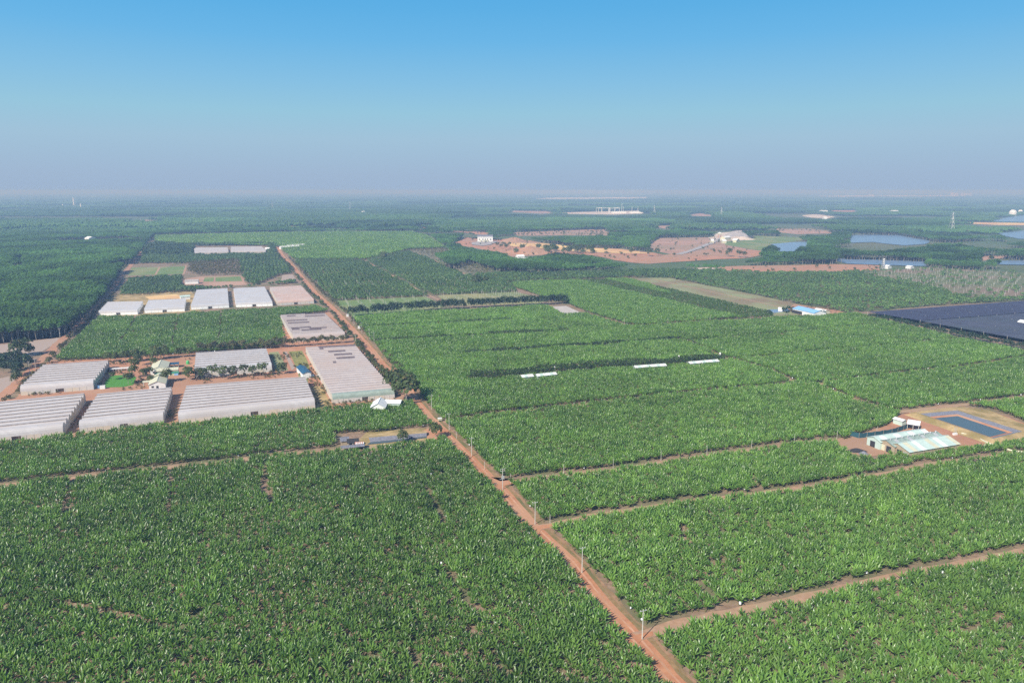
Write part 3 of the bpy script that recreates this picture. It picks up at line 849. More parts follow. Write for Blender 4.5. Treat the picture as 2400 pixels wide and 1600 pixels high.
TREE_SPECS = [tree_parts(300 + i, 12.5, 4.5, 5.4, 210, 1.35) for i in range(6)]
tp = proj(x, y, 9.0)
ok = (tp[0] > 3) & (tp[0] < 2397)
order = np.argsort(np.where(ok, y, 1e9))[:300]
rest = np.ones(x.size, bool); rest[order] = False
gn_scatter('forest_trees', dict(x=x[rest], y=y[rest], rot=RNG.uniform(0, 6.28, rest.sum()), scale=np.stack([scl[rest] * 1.15, scl[rest] * 1.15, scl[rest]], 1), tint=tint[rest], variant=RNG.integers(0, 6, rest.sum()), tilt=RNG.normal(0, .03, rest.sum())),
           [joined('forest_tree_%d' % i, c, t, M_CROWN, M_BARK) for i, (c, t) in enumerate(TREE_SPECS)])
place_individuals('rubber_tree', TREE_SPECS, M_CROWN, M_BARK, x[order], y[order], RNG.uniform(0, 6.28, 300), scl[order], tint[order],
                  'tall bare-trunked tree at the near edge of the dense forest beside the fallow field', 'tree', 'trees at the near edge of the forest')

def stand_mesh(seed, size, cnt):
    rnd = random.Random(seed)
    bm = bmesh.new()
    for _ in range(cnt):
        px_, py_ = rnd.uniform(-size / 2, size / 2), rnd.uniform(-size / 2, size / 2)
        r_ = rnd.uniform(2.6, 4.6); z_ = rnd.uniform(6.5, 10.5)
        res = bmesh.ops.create_icosphere(bm, subdivisions=1, radius=1.0)
        for v in res['verts']:
            q = 1 + rnd.uniform(-.28, .28)
            v.co = Vector((px_ + v.co.x * r_ * q, py_ + v.co.y * r_ * q, z_ + v.co.z * 3.0 * q))
    me = bpy.data.meshes.new('stand_%d' % seed)
    bm.to_mesh(me); bm.free()
    me.materials.append(M_CROWN)
    return me
STANDS = [stand_mesh(i, 60, 95) for i in range(4)]
xs_, ys_, ss_, tt_ = [], [], [], []
for (r0, r1, cell, hz) in ((2100, 6000, 54, 1.0), (6000, 22000, 165, 1.25)):
    x, y = grid_points((-r1 * .85, r1 * .85, 900, r1), cell, cell, ROTF, 0.25)
    r = np.hypot(x, y)
    k = (r >= r0) & (r < r1) & in_frame(x, y, 6, 120)
    x, y = x[k], y[k]
    px, py = proj(x, y, 0.0)
    k = ~inpoly(px, py, FARM)
    for b in BARE:
        for dx in (-24, 0, 24):
            for zz in (0.0, 6.0, 13.0):
                tx, ty = proj(x + dx * cell / 54, y, zz)
                k &= ~inpoly(tx, ty, b)
    bi, bj = np.floor(x / 420 + .7 * vnoise(x / 900, y / 900, 20)), np.floor(y / 330 + .7 * vnoise(x / 900, y / 900, 21))
    hb = hsh(bi, bj, 3)
    k &= hb < 0.87
    x, y, hb = x[k], y[k], hb[k]
    q = cell / 54
    hsc = hz * (0.5 + 0.75 * hb) * RNG.uniform(.85, 1.15, x.size)
    xs_.append(x); ys_.append(y)
    ss_.append(np.stack([np.full(x.size, q), np.full(x.size, q), hsc], 1))
    tt_.append(1.7 * (hsh(bi, bj, 6)[k] - 0.5) + 1.2 * (vnoise(x / 240, y / 240, 22) - 0.5))
xs_, ys_, ss_, tt_ = map(np.concatenate, (xs_, ys_, ss_, tt_))
print('far stands', xs_.size)
gn_scatter('far_forest', dict(x=xs_, y=ys_, rot=RNG.integers(0, 4, xs_.size) * math.pi / 2 + ROTF, scale=ss_, tint=tt_, variant=RNG.integers(0, 4, xs_.size)), STANDS)

# --- orchard trees
ox, oy, ot, os_ = [], [], [], []
ORCH_LOW = [(1100, 647), (1166, 641), (1240, 643), (1420, 638), (1590, 633), (1650, 637), (1583, 653), (1468, 650), (1378, 655), (1200, 660), (1195, 662)]
BUSH_L = [(280, 692), (302, 657), (345, 651), (425, 648), (424, 674), (500, 676), (600, 672), (690, 660), (700, 664), (640, 668), (460, 682), (330, 692)]
BUSH_M = [(338, 600), (350, 592), (460, 600), (650, 596), (690, 640), (655, 645), (600, 668), (580, 665), (568, 645), (560, 610), (445, 618), (330, 618)]
GROVE_D = [(345, 576), (362, 573), (453, 579), (451, 600), (338, 601)]
GROVE_E = [(456, 574), (640, 573), (651, 582), (690, 614), (660, 602), (628, 596), (628, 575), (456, 577)]
GREYW = [(446, 618), (560, 612), (566, 645), (470, 647), (440, 640)]
for field, sp, t0, s0, keep in ((ORCH_A, 5.0, 0.05, 1.0, .95), (ORCH_LOW, 5.4, -0.1, 1.1, .97), (ORCH_R, 5.6, 0.5, 1.05, .85), (BUSH_L, 4.2, -0.1, 1.0, .96), (BUSH_M, 5.0, -0.05, 1.2, .93), (GROVE_D, 5.0, -.9, 2.0, .9), (GROVE_E, 5.5, -.3, 1.5, .9)):
    x, y = grid_points(poly_bounds(field), sp, sp * 1.1, ROW_ANG, 0.22)
    px, py = proj(x, y, 0.0)
    k = inpoly(px, py, field) & in_frame(x, y) & (RNG.random(x.size) < keep)
    for ln, hw in ((PA, 3.2), (PB, 3.6), (ROAD, 9)):
        k &= dist_line(x, y, ln) > hw
    k &= dist_line(x, y, TLW) > 5
    if field is ORCH_R:
        hill = inpoly(px, py, [(2000, 641), (2065, 634), (2172, 627), (2420, 641), (2420, 700), (2330, 700), (2240, 690), (2150, 668)])
        k &= ~hill | (RNG.random(x.size) < 0.12)
    x, y = x[k], y[k]
    ox.append(x); oy.append(y)
    ot.append(t0 + 0.9 * (vnoise(x / 30, y / 30, 30) - .5))
    os_.append(s0 * (.75 + .5 * vnoise(x / 20, y / 20, 31)) * RNG.uniform(.8, 1.15, x.size))
ox, oy, ot, os_ = map(np.concatenate, (ox, oy, ot, os_))
print('orchard', ox.size)
ORCH_SPECS = [tree_parts(500 + i, 4.0, 2.5, 0.5, 110, 0.95, 4, .85) for i in range(5)]
qx, qy = proj(ox, oy, 2)
order = np.argsort(np.where((qx > 5) & (qx < 2395), oy, 1e9))[:300]
rest = np.ones(ox.size, bool); rest[order] = False
gn_scatter('orchard_trees', dict(x=ox[rest], y=oy[rest], rot=RNG.uniform(0, 6.28, rest.sum()), scale=os_[rest], tint=ot[rest], variant=RNG.integers(0, 5, rest.sum())),
           [joined('orchard_tree_%d' % i, c, t, M_ORCH, M_BARK) for i, (c, t) in enumerate(ORCH_SPECS)])
place_individuals('orchard_tree', ORCH_SPECS, M_ORCH, M_BARK, ox[order], oy[order], RNG.uniform(0, 6.28, 300), os_[order], ot[order],
                  'low rounded orchard tree in the nearest rows of the orchards beyond the banana fields', 'orchard tree', 'orchard trees in the nearest rows')
# thin grey-brown saplings in the clearings and the dry grove
sx_, sy_ = [], []
for field, sp in ((GREYW, 4.5), ([(957, 588), (1044, 584), (1066, 600), (1020, 608)], 9), ([(1058, 626), (1097, 620), (1166, 639), (1104, 645)], 7), ([(1860, 712), (1990, 733), (1950, 735), (1900, 726)], 9)):
    x, y = grid_points(poly_bounds(field), sp, sp, ROW_ANG, .35)
    px, py = proj(x, y, 0.0)
    k = inpoly(px, py, field)
    sx_.append(x[k]); sy_.append(y[k])
sx_, sy_ = np.concatenate(sx_), np.concatenate(sy_)
SAP_SPECS = [tree_parts(560 + i, 5.5, 1.9, 1.6, 55, .8, 4, .9) for i in range(3)]
gn_scatter('dry_saplings', dict(x=sx_, y=sy_, rot=RNG.uniform(0, 6.28, sx_.size), scale=RNG.uniform(.6, 1.2, sx_.size), tint=RNG.uniform(-.3, .6, sx_.size), variant=RNG.integers(0, 3, sx_.size)),
           [joined('sapling_%d' % i, c, t, M_OLIVE, M_BARK) for i, (c, t) in enumerate(SAP_SPECS)])

# ------------------------------------------------------------------ greenhouses
def greenhouse(label, FL, FR, BR, BL, n, eave=3.6, rise=1.9, film=None, front=None, vent=0.3, low=0.40, ventm=None, panels=10, door=(0.5, 3.5), wallm=None, seam=None, holes=()):
    film = film or M_FILM; front = front or film; ventm = ventm or M_NET; wallm = wallm or M_WALLF
    zt = eave + rise * .9
    fe = eave * .62          # the front wall is low and the film curves down to it
    A, B = Vector(P(*FL)), Vector(P(*FR))
    C, D = Vector(P(*BR, zt)), Vector(P(*BL, zt))
    O = (A + B + C + D) / 4
    A, B, C, D = A - O, B - O, C - O, D - O
    g = empty('greenhouse', (O.x, O.y, 0), label=label, cat='greenhouse', group='film greenhouses of the farm')
    def Q(u, v, z):
        p = A.lerp(B, u).lerp(D.lerp(C, u), v)
        return Vector((p.x, p.y, z))
    def prof(i):
        if i == 0:
            return [(0.0, fe), (0.015, fe + .35 * (eave - fe)), (0.05, eave), (0.11, eave + .42 * rise), (0.22, eave + .74 * rise), (0.42, eave + .95 * rise), (0.62, eave + rise)], []
        lowp = [(0.0, eave + .05), (0.15, eave + .28 * rise), (low, eave + (.95 - vent) * rise)]
        return lowp, [(low + .012, eave + .95 * rise), (0.52, eave + .99 * rise), (0.62, eave + rise)]
    full = []
    for i in range(n):
        lo_, hi_ = prof(i)
        tail = [(0.78, eave + .72 * rise), (0.9, eave + .35 * rise), (0.985, eave + .05)]
        chain = lo_ + hi_ + tail
        full += [((i + t) / n, z) for t, z in chain]
        us = [k / panels for k in range(panels + 1)]
        def sheet(mb, ch, u0=0.0, u1=1.0, lift=0.0):
            m_ = max(1, int(round((u1 - u0) * 6)))
            vv = [Q(u0 + (u1 - u0) * k / m_, (i + t) / n, z + lift) for t, z in ch for k in range(m_ + 1)]
            w = m_ + 1
            ff = [(r * w + k, r * w + k + 1, (r + 1) * w + k + 1, (r + 1) * w + k) for r in range(len(ch) - 1) for k in range(m_)]
            mb.add(vv, ff)
        mb = MB()
        if hi_:
            sheet(mb, lo_); sheet(mb, hi_ + tail)
        else:
            sheet(mb, chain)
        rb = mb.build('roof_bay', front if i == 0 else film, g)
        if hi_:
            vb = MB(); sheet(vb, [lo_[-1], hi_[0]])
            vb.build('vent_netting', ventm, rb)
            gut = MB()
            for e_ in (0, 1):
                pass
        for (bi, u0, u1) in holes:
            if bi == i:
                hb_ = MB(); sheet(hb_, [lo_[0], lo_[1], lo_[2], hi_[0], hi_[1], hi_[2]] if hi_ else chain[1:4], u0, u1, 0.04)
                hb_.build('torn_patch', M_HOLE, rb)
    for u in (0.0, 1.0):
        top = [Q(u, v, z - .03) for v, z in full]
        base = [Q(u, v, 0) for v, z in full]
        mb = MB()
        k = len(top)
        mb.add(base + top, [(j, j + 1, k + j + 1, k + j) for j in range(k - 1)])
        mb.build('end_wall', wallm, g)
    d0, dw = door
    L = (B - A).length
    ud = dw / L / 2
    edges = [k / panels for k in range(panels + 1)]
    for a_, b_ in zip(edges[:-1], edges[1:]):
        segs = [(a_, b_)]
        if a_ < d0 + ud and b_ > d0 - ud:
            segs = [s for s in ((a_, max(a_, d0 - ud)), (min(b_, d0 + ud), b_)) if s[1] - s[0] > .002]
        for (x0, x1) in segs:
            x0 += .02 / L; x1 -= .02 / L
            mb = MB()
            nv = .05 / ((D - A).length)
            mb.hexa([Q(x0, 0, 0), Q(x1, 0, 0), Q(x1, nv, 0), Q(x0, nv, 0)], [Q(x0, 0, fe), Q(x1, 0, fe), Q(x1, nv, fe), Q(x0, nv, fe)])
            mb.build('wall_panel', wallm, g)
    mb = MB()
    v0 = 1.6 / (D - A).length
    mb.poly([Q(d0 - ud, v0, 0), Q(d0 + ud, v0, 0), Q(d0 + ud, v0, fe), Q(d0 - ud, v0, fe)])
    for e_ in (d0 - ud, d0 + ud):
        mb.poly([Q(e_, 0, 0), Q(e_, v0, 0), Q(e_, v0, fe), Q(e_, 0, fe)])
    mb.build('doorway', M_DOOR, g)
    mb = MB()
    mb.poly([Q(0, 1, 0), Q(1, 1, 0), Q(1, 1, eave), Q(0, 1, eave)])
    mb.build('back_wall', wallm, g)
    mb = MB()
    for k in range(panels + 1):
        u = k / panels
        mb.tube(Q(u, -.0006, 0), Q(u, -.0006, fe), .045, n=4)
    mb.build('frame', M_STEEL, g)
    return g
GH = [
 ('long pale film greenhouse cut off by the left edge of the picture', (-62, 1044), (149, 1021), (199, 919), (-38, 943), 9, dict(door=(0.47, 3.6), panels=12)),
 ('pale film greenhouse standing between its two neighbours in the front row', (187, 1015), (384, 993), (403, 905), (229, 921), 9, dict(door=(0.52, 3.2), panels=11)),
 ('widest pale film greenhouse of the front row, its back against a row of bushy trees', (419, 993), (739, 959), (715, 881), (437, 902), 10, dict(door=(0.54, 3.5), panels=17)),
 ('pale film greenhouse at the far left beside the bright green lawn', (49, 927), (220, 913), (255, 843), (102, 853), 9, dict(door=(0.53, 4.0), panels=10)),
 ('ridged white film greenhouse behind the row of bushy trees, next to the green roofed houses', (457, 886), (638, 872), (624, 815), (459, 825), 8, dict(panels=10, film=M_FILMW)),
 ('longest greenhouse, dusty film with dark torn strips, running beside the red road', (780, 946), (925, 933), (831, 806), (716, 812), 24, dict(film=M_FILMD, front=M_FILMG, vent=.17, rise=1.3, door=(0.52, 3.2), panels=12,
    holes=[(22, .25, .33), (20, .38, .72), (18, .45, .80), (16, .45, .80), (14, .34, .40), (23, .25, 1.0)])),
 ('strongly ridged greenhouse with many dark torn strips beside the banana field', (688, 802), (809, 794), (760, 732), (657, 737), 17, dict(film=M_FILMD, vent=.22, panels=10, rise=1.8,
    holes=[(3, .22, .62), (4, .05, .2), (4, .4, .75), (5, .05, .45), (9, .05, .5), (11, .05, .5), (14, .5, .95), (15, .12, .32), (16, .55, 1.0)])),
 ('dusty pink film greenhouse between a white greenhouse and the red road', (651, 716), (736, 711), (705, 668), (632, 672), 14, dict(film=M_FILMP, rise=1.2, vent=.12, panels=8)),
 ('smooth white greenhouse left of the pink one', (553, 720), (639, 717), (620, 671), (547, 674.5), 14, dict(film=M_FILMW, rise=.9, vent=.05, panels=7, wallm=M_WALLW)),
 ('smooth white greenhouse with a stepped left side, left of the other white one', (448, 726), (537, 721), (533, 674.5), (461, 678), 14, dict(film=M_FILMW, rise=.9, vent=.05, panels=7, wallm=M_WALLW)),
 ('low white greenhouse beside the forest road at the corner of the banana field', (232, 740), (323, 737), (335, 705), (253, 706.5), 9, dict(film=M_FILMW, rise=.9, vent=.05, panels=6, wallm=M_WALLW)),
 ('low white greenhouse in front of the orange sand heap', (339, 734), (433, 729.5), (436, 699), (348, 702.5), 9, dict(film=M_FILMW, rise=.9, vent=.05, panels=6, wallm=M_WALLW)),
 ('distant pale greenhouse beside the dark grove, left one of the far pair', (455, 597), (536, 594), (533, 579.5), (455, 580), 12, dict(film=M_FILM, rise=1.0, vent=.08, panels=6)),
 ('distant pale greenhouse near the red road, right one of the far pair', (541, 594.5), (623, 592), (613, 577), (541, 578), 12, dict(film=M_FILM, rise=1.0, vent=.08, panels=6)),
]
for lab, a, b, c, d, n_, kw in GH:
    greenhouse(lab, a, b, c, d, n_, **kw)

# ------------------------------------------------------------------ buildings
def barn(name, label, A, B, halfw, zr, ze, roof, wall, cat='shed', doors=(), windows=(), open_=False, skylights=(), over=.4, vents=0, group=None, bands=(), roof2=None, sheets=0):
    """gabled building: ridge from world point A to B, ridge height zr, eaves ze; local x runs along the ridge, -y faces the camera side"""
    A, B = Vector(A), Vector(B)
    O = (A + B) / 2
    L = (B - A).length / 2
    ang = math.atan2(B.y - A.y, B.x - A.x)
    e = empty(name, (O.x, O.y, 0), ang, label=label, cat=cat, group=group)
    w = halfw
    if not open_:
        mb = MB()
        mb.add([(-L, -w, 0), (L, -w, 0), (L, w, 0), (-L, w, 0), (-L, -w, ze), (L, -w, ze), (L, w, ze), (-L, w, ze), (-L, 0, zr - .05), (L, 0, zr - .05)],
               [(0, 1, 5, 4), (2, 3, 7, 6), (1, 2, 6, 9, 5), (3, 0, 4, 8, 7)])
        mb.build('wall', wall, e)
    else:
        k = max(2, int(2 * L / 5))
        for i in range(k + 1):
            for s in (-1, 1):
                mb = MB(); x = -L + 2 * L * i / k
                mb.tube((x, s * (w - .15), 0), (x, s * (w - .15), ze), .12, n=5)
                mb.build('post', M_CONC, e)
    sl = (zr - ze) / w
    for s in (-1, 1):
        ye, zee = s * (w + over), ze - over * sl
        if sheets:
            for i in range(sheets):
                x0, x1 = -L - over + (2 * L + 2 * over) * i / sheets, -L - over + (2 * L + 2 * over) * (i + 1) / sheets - .05
                dz = .015 * (i % 2)
                mb = MB().slab([(x0, ye, zee + dz), (x1, ye, zee + dz), (x1, s * .02, zr + .06 + dz), (x0, s * .02, zr + .06 + dz)] if s < 0 else [(x1, ye, zee + dz), (x0, ye, zee + dz), (x0, s * .02, zr + .06 + dz), (x1, s * .02, zr + .06 + dz)], .1)
                mm = roof[(i * 7 + (3 if s > 0 else 0)) % len(roof)] if isinstance(roof, list) else roof
                mb.build('roof_sheet', (roof2 or mm) if s > 0 else mm, e)
        else:
            q = [(-L - over, ye, zee), (L + over, ye, zee), (L + over, s * .02, zr + .06), (-L - over, s * .02, zr + .06)]
            if s > 0: q = [q[1], q[0], q[3], q[2]]
            MB().slab(q, .12).build('roof_panel', (roof2 or roof) if s > 0 else roof, e)
    MB().box(-L - over, L + over, -.2, .2, zr + .055, zr + .14).build('ridge_cap', roof[0] if isinstance(roof, list) else roof, e)
    for i in range(vents):
        x = -L + 2 * L * (i + .5) / vents
        MB().lathe([(.25, zr), (.25, zr + .5), (.4, zr + .6), (.3, zr + .9), (.05, zr + 1.0)], 8, (x, -.5)).build('roof_vent', M_STEEL, e)
    for (side, c, ww, z0, z1, mm, nm) in list(doors) + list(windows) + list(bands):
        mb = MB()
        if side in 'fb':
            y = -w if side == 'f' else w
            mb.box(c - ww / 2, c + ww / 2, y - .06, y + .06, z0, z1)
        else:
            x = -L if side == 'l' else L
            mb.box(x - .06, x + .06, c - ww / 2, c + ww / 2, z0, z1)
        o = mb.build(nm, mm, e)
    for (s, x0, x1, t0, t1, mm) in skylights:
        f = lambda x, t: (x, s * (w + over) * (1 - t), zee_at(t) + .09)
        def zee_at(t, ze0=ze - over * sl): return ze0 + (zr + .06 - ze0) * t
        q = [f(x0, t0), f(x1, t0), f(x1, t1), f(x0, t1)]
        if s > 0: q = [q[1], q[0], q[3], q[2]]
        MB().slab(q, .05).build('roof_sheet', mm, e)
    return e
def barn_px(name, label, a, b, halfw, zr, ze, *ar, **kw):
    return barn(name, label, P(*a, zr), P(*b, zr), halfw, zr, ze, *ar, **kw)
def at(px, py, L, ang, **k):
    c = Vector(P(px, py))
    d = Vector((math.cos(ang), math.sin(ang))) * L / 2
    return c - d, c + d
D_, W_ = 'door', 'window'
# packing house: three barns side by side
pk = dict(cat='packing shed', group='packing sheds beside the reservoir')
barn_px('packing_shed', 'back shed of the packing house with a pale white roof, nearest the dark net fence', (2049, 1023), (2166, 1005), 3.6, 4.9, 3.7, [M_MINT, M_WHITE, M_MINT], M_MINT, sheets=11, doors=[('l', 0.5, 2.6, 0, 2.8, M_DARK, D_)], **pk)
barn_px('packing_shed', 'middle shed of the packing house with a weathered grey roof and ridge vents', (2078, 1031), (2197, 1012), 4.4, 5.1, 3.7, [M_MINTG, M_MINTG, MATS['galvanised_steel'], M_MINTG], M_TIMBER, sheets=16, vents=9, doors=[('l', -1.5, 2.4, 0, 2.8, M_DARK, D_), ('l', 1.5, 2.0, 0, 2.7, M_CREAM, D_)], **pk)
barn_px('packing_shed', 'front shed of the packing house with a broad white and mint roof above the bananas', (2105, 1038.5), (2221, 1020), 6.0, 5.2, 3.5, [M_MINT, M_WHITE, M_CREAM, M_MINT, M_MINT], M_TIMBER, sheets=12, doors=[('l', 3.2, 3.2, 0, 3.2, M_MINT, D_), ('l', -1.0, 2.4, 0, 2.7, M_DARK, D_), ('l', -4.2, 2.4, 0, 2.6, M_STEEL, D_)], **pk)
barn_px('small_shed', 'small mint walled shed at the corner of the bananas beside the reservoir', (2099, 977), (2120, 983), 1.6, 3.0, 2.6, M_WHITE, M_MINT, cat='shed')
barn_px('small_shed', 'white roofed open shed on posts between the dark net fence and the reservoir', (2130, 983), (2156, 987), 3.2, 4.2, 3.2, M_WHITE, M_WHITE, roof2=M_GRAVEL, open_=True, cat='shed')
# farm houses in the greenhouse yard
ya = dict(cat='house', group='cream roofed houses in the greenhouse yard')
win = lambda s, c: (s, c, 1.2, 1.1, 2.2, M_DARK, W_)
barn_px('farm_house', 'cream roofed house at the back of the yard under the dark trees', (370.5, 859), (378, 843), 4.6, 5.0, 3.4, M_CREAM, M_WHITE, doors=[('l', 0, 1.2, 0, 2.1, M_DARK, D_)], windows=[win('l', 2.6), win('l', -2.6), win('f', 0), win('b', 2)], sheets=6, **ya)
barn_px('farm_house', 'long house with a deep green band along its front wall', (364, 864), (417, 860), 3.0, 4.4, 3.6, M_CREAM, M_CREAM, bands=[('f', 0, 13.6, 1.3, 2.6, M_GREEN, 'window_band')], doors=[('r', 0, 4.6, 0, 3.3, M_DBLUE, 'end_panel'), ('f', 5.2, 2.2, 0, 1.2, M_BLUE, D_)], sheets=10, **ya)
barn_px('farm_house', 'cream roofed house nearest the front greenhouses, a dark tree at its side', (367.5, 893), (374, 874), 4.2, 4.8, 3.3, M_CREAM, M_WHITE, doors=[('l', 0, 1.2, 0, 2.1, M_DARK, D_)], windows=[win('l', 2.4), win('f', 1.5), win('b', -1)], sheets=6, **ya)
barn_px('open_shelter', 'low cream canopy on posts left of the nearest farm house', (336, 893), (358, 891), 1.6, 3.0, 2.8, M_CREAM, M_WHITE, open_=True, cat='shelter')
barn_px('open_shelter', 'dark roofed lean-to behind the farm houses', (398, 850), (418, 848.5), 2.2, 3.0, 2.5, M_DBLUE, M_WHITE, open_=True, cat='shelter')
a_, b_ = P(892, 931, 5.4), P(885, 945, 5.4)
barn('road_house', 'white gabled house among bananas where the red road passes the big round tree', b_, a_, 3.6, 5.4, 3.4, M_WHITE, M_WHITE, cat='house', windows=[win('l', 1.6), win('l', -1.6)], sheets=5)
barn_px('road_house', 'mint walled wing with a pale roof beside the big round tree', (905, 936), (940, 937), 3.0, 4.2, 3.3, M_WHITE, M_MINT, cat='house', windows=[win('f', -2), win('f', 1.5)], sheets=5)
barn_px('blue_shed', 'dark blue roofed pump shed between the greenhouses', (704, 855), (719, 871), 2.4, 4.2, 3.4, M_DBLUE, M_WHITE, cat='shed', roof2=M_DBLUE, doors=[('r', 0, 3, .3, 2.4, M_WHITE, D_)], sheets=6)
barn_px('long_shed', 'long white roof among dark trees at the left edge of the picture', (-6, 838.5), (50, 833), 2.4, 4.0, 3.2, M_WHITE, M_WHITE, cat='shed', sheets=8)
barn_px('green_shed', 'small pale green shed beside the orange sand heap', (422, 692.5), (444, 691), 3.0, 4.2, 3.2, M_MINT, M_WHITE, cat='shed')
barn_px('grey_shed', 'long grey roofed shed at the edge of the vegetable plots', (434, 655.5), (465, 654.5), 4, 5.0, 3.6, M_GRAVEL, M_WHITE, cat='shed', sheets=6)
# black-roofed huts by the small pond
hu = dict(cat='hut', group='dark roofed huts beside the small pond')
barn_px('hut', 'hut with a sagging black sheet roof beside the small pond', (815, 1029), (839, 1027), 2.4, 3.4, 2.6, M_DARK, M_TIMBER, open_=True, sheets=4, **hu)
barn_px('hut', 'hut under a grey tarpaulin at the edge of the bananas', (798, 1025), (816, 1023), 2.6, 3.2, 2.4, M_LINER, M_TIMBER, sheets=3, **hu)
barn_px('hut', 'little hut with a red and white striped sheet roof', (834, 1036), (851, 1035), 1.1, 2.9, 2.4, [M_RUST, M_WHITE], M_DARK, sheets=10, **hu)
barn_px('hut', 'low lean-to with a dark front facing the nearest bananas', (800, 1045), (852, 1040), 1.2, 2.5, 2.1, M_LINER, M_DARK, open_=True, sheets=5, **hu)
# blue-roofed shed far right
barn_px('blue_barn', 'long shed with a bright sky blue roof beside the pale stubble field', (1872, 717), (1922, 728), 6.5, 6.0, 4.2, M_BLUE, M_WHITE, cat='barn', sheets=10, doors=[('f', -8, 14, 0, 3, M_DARK, 'open_bay')])
barn_px('white_barn', 'short white roofed shed behind the sky blue roof', (1914, 722), (1938, 726.5), 4, 4.8, 3.6, M_WHITE, M_CREAM, cat='barn', sheets=5)
barn_px('small_shed', 'small white hut beside the little pond near the sky blue roof', (1826, 720), (1836, 721), 2, 3.2, 2.4, M_WHITE, M_WHITE)
barn_px('net_house', 'white hut at the right edge of the picture inside the dark shade nets', (2392, 749), (2412, 752), 3.5, 5.0, 3.6, M_WHITE, M_WHITE, cat='hut')
# white field tunnels along the windbreak
tu = dict(cat='field shed', group='long white sheds against the windbreak hedge')
for lab, a, b in (('short white shed half hidden at the left end of the windbreak hedge', (1222, 879), (1247, 876.5)), ('wavy white shed under the tallest part of the windbreak hedge', (1257, 876.5), (1301, 872)),
                  ('smooth white shed below the middle of the windbreak hedge', (1487, 857), (1558, 852)), ('long white shed at the right end of the windbreak hedge', (1614, 847.5), (1681, 842))):
    barn_px('field_shed', lab, a, b, 2.2, 3.6, 3.0, [M_WHITE, M_MINT, M_WHITE], M_MINTG, sheets=max(4, int((b[0] - a[0]) / 7)), **tu)
# far sheds
fs = dict(group='distant white sheds', cat='shed')
for lab, a, b, hw, zr, ze in (
        ('narrow white shed at the far end of the red road, front one', (656, 577), (700, 575), 4, 6, 4.5), ('narrow white shed at the far end of the red road, back one', (672, 573.5), (712, 571.5), 4, 6, 4.5),
        ('lone cream roofed shed among the dark trees below the white works', (1076, 597), (1093, 599.5), 6, 8, 5), ('tiny white roof in the trees left of the white works', (1066, 548.5), (1077, 550.5), 6, 7, 5),
        ('white shed at the near edge of the red quarry, upper one', (1211, 597), (1227, 596.5), 5, 7, 5), ('white shed at the near edge of the red quarry, lower one', (1231, 603.5), (1252, 603.5), 5, 7, 5),
        ('small pale shed right of the distant greenhouses', (622, 580), (632, 580), 4, 6, 4), ('white roof alone in the hazy forest at the left', (206, 554), (216, 554.5), 8, 9, 6),
        ('white roof alone in the hazy forest above the pale green field', (498, 528), (510, 528), 9, 9, 6), ('white hut on the far bank road above the lakes', (1922, 493), (1938, 493), 14, 12, 8),
        ('white hut in the far clearing right of the gravel works', (1930, 508), (1937, 508), 9, 12, 8), ('pale roof beyond the far lake', (2088, 493), (2103, 493), 14, 12, 8),
        ('white hut at the top of the posted hillside', (2074, 620.5), (2086, 621.5), 5, 5, 3.5), ('second hut at the top of the posted hillside, further right', (2127, 622), (2139, 623), 5, 4, 3),
        ('pale roof in the far haze above the clearing with a mast', (848, 495), (855, 495), 14, 14, 9)):
    barn_px('far_shed', lab, a, b, hw, zr, ze, M_WHITE, M_WHITE, **fs)
# white works by the quarry pond
A_, B_ = at(1137, 566.5, 33, ROW_ANG * .2)
e = barn('quarry_works', 'white works building with a dark roof above the grey quarry pond', A_, B_, 8, 15, 12, M_LINER, M_WHITE, cat='works', windows=[('f', x, 2.2, 4, 7, M_DARK, W_) for x in (-12, -5, 0, 5, 12)], bands=[('f', 0, 32, 9.3, 10.6, M_STEEL, 'window_band')])
patch('quarry_pond', [(1104, 569), (1122, 566), (1150, 565), (1166, 566), (1150, 574), (1130, 577), (1106, 574)], M_GRAVEL, 0.9, 2, 20)
for i, x in enumerate((-10, -3, 5)):
    MB().box(x - 1.6, x + 1.6, -14, -8.1, 0, 4.5).build('loading_chute', M_CREAM, e)

# gravel works: crusher tower, conveyors, sheds, stockpile
def crusher(px, py, label):
    x, y = P(px, py)
    e = empty('crusher_tower', (x, y, 0), 0.2, label=label, cat='crusher')
    e.scale = (.8, .8, .62)
    for sx1 in (-1, 1):
        for sy1 in (-1, 1):
            MB().tube((sx1 * 4, sy1 * 3, 0), (sx1 * 3, sy1 * 2.4, 14), .6, n=4).build('leg', M_RUST, e)
    MB().box(-4.5, 4.5, -3.5, 3.5, 13, 18).build('hopper', M_CREAM, e)
    MB().add([(-5, -4, 18.05), (5, -4, 18.05), (5, 4, 18.05), (-5, 4, 18.05), (0, 0, 22)], [(0, 1, 4), (1, 2, 4), (2, 3, 4), (3, 0, 4)]).build('roof', M_WHITE, e)
    mb = MB(); mb.slab([(4, -1, 13), (40, -1, 2), (40, 1, 2), (4, 1, 13)], .8); mb.build('conveyor', M_GRAVEL, e)
crusher(1686, 557.5, 'red legged crusher tower with a white cap at the gravel works')
for lab, a, b, hw, zr in (('white shed at the left of the gravel works', (1666, 560.5), (1672, 560.5), 6, 8), ('cream shed in front of the gravel works', (1692, 561), (1701, 561), 6, 8), ('long pale shed behind the gravel works posts', (1694, 553.5), (1708, 552.5), 6, 10), ('white shed below the grey stockpile', (1720, 559), (1730, 559.5), 7, 8)):
    barn_px('works_shed', lab, a, b, hw, zr, zr - 3, M_WHITE, M_CREAM, cat='shed', group='sheds of the gravel works')
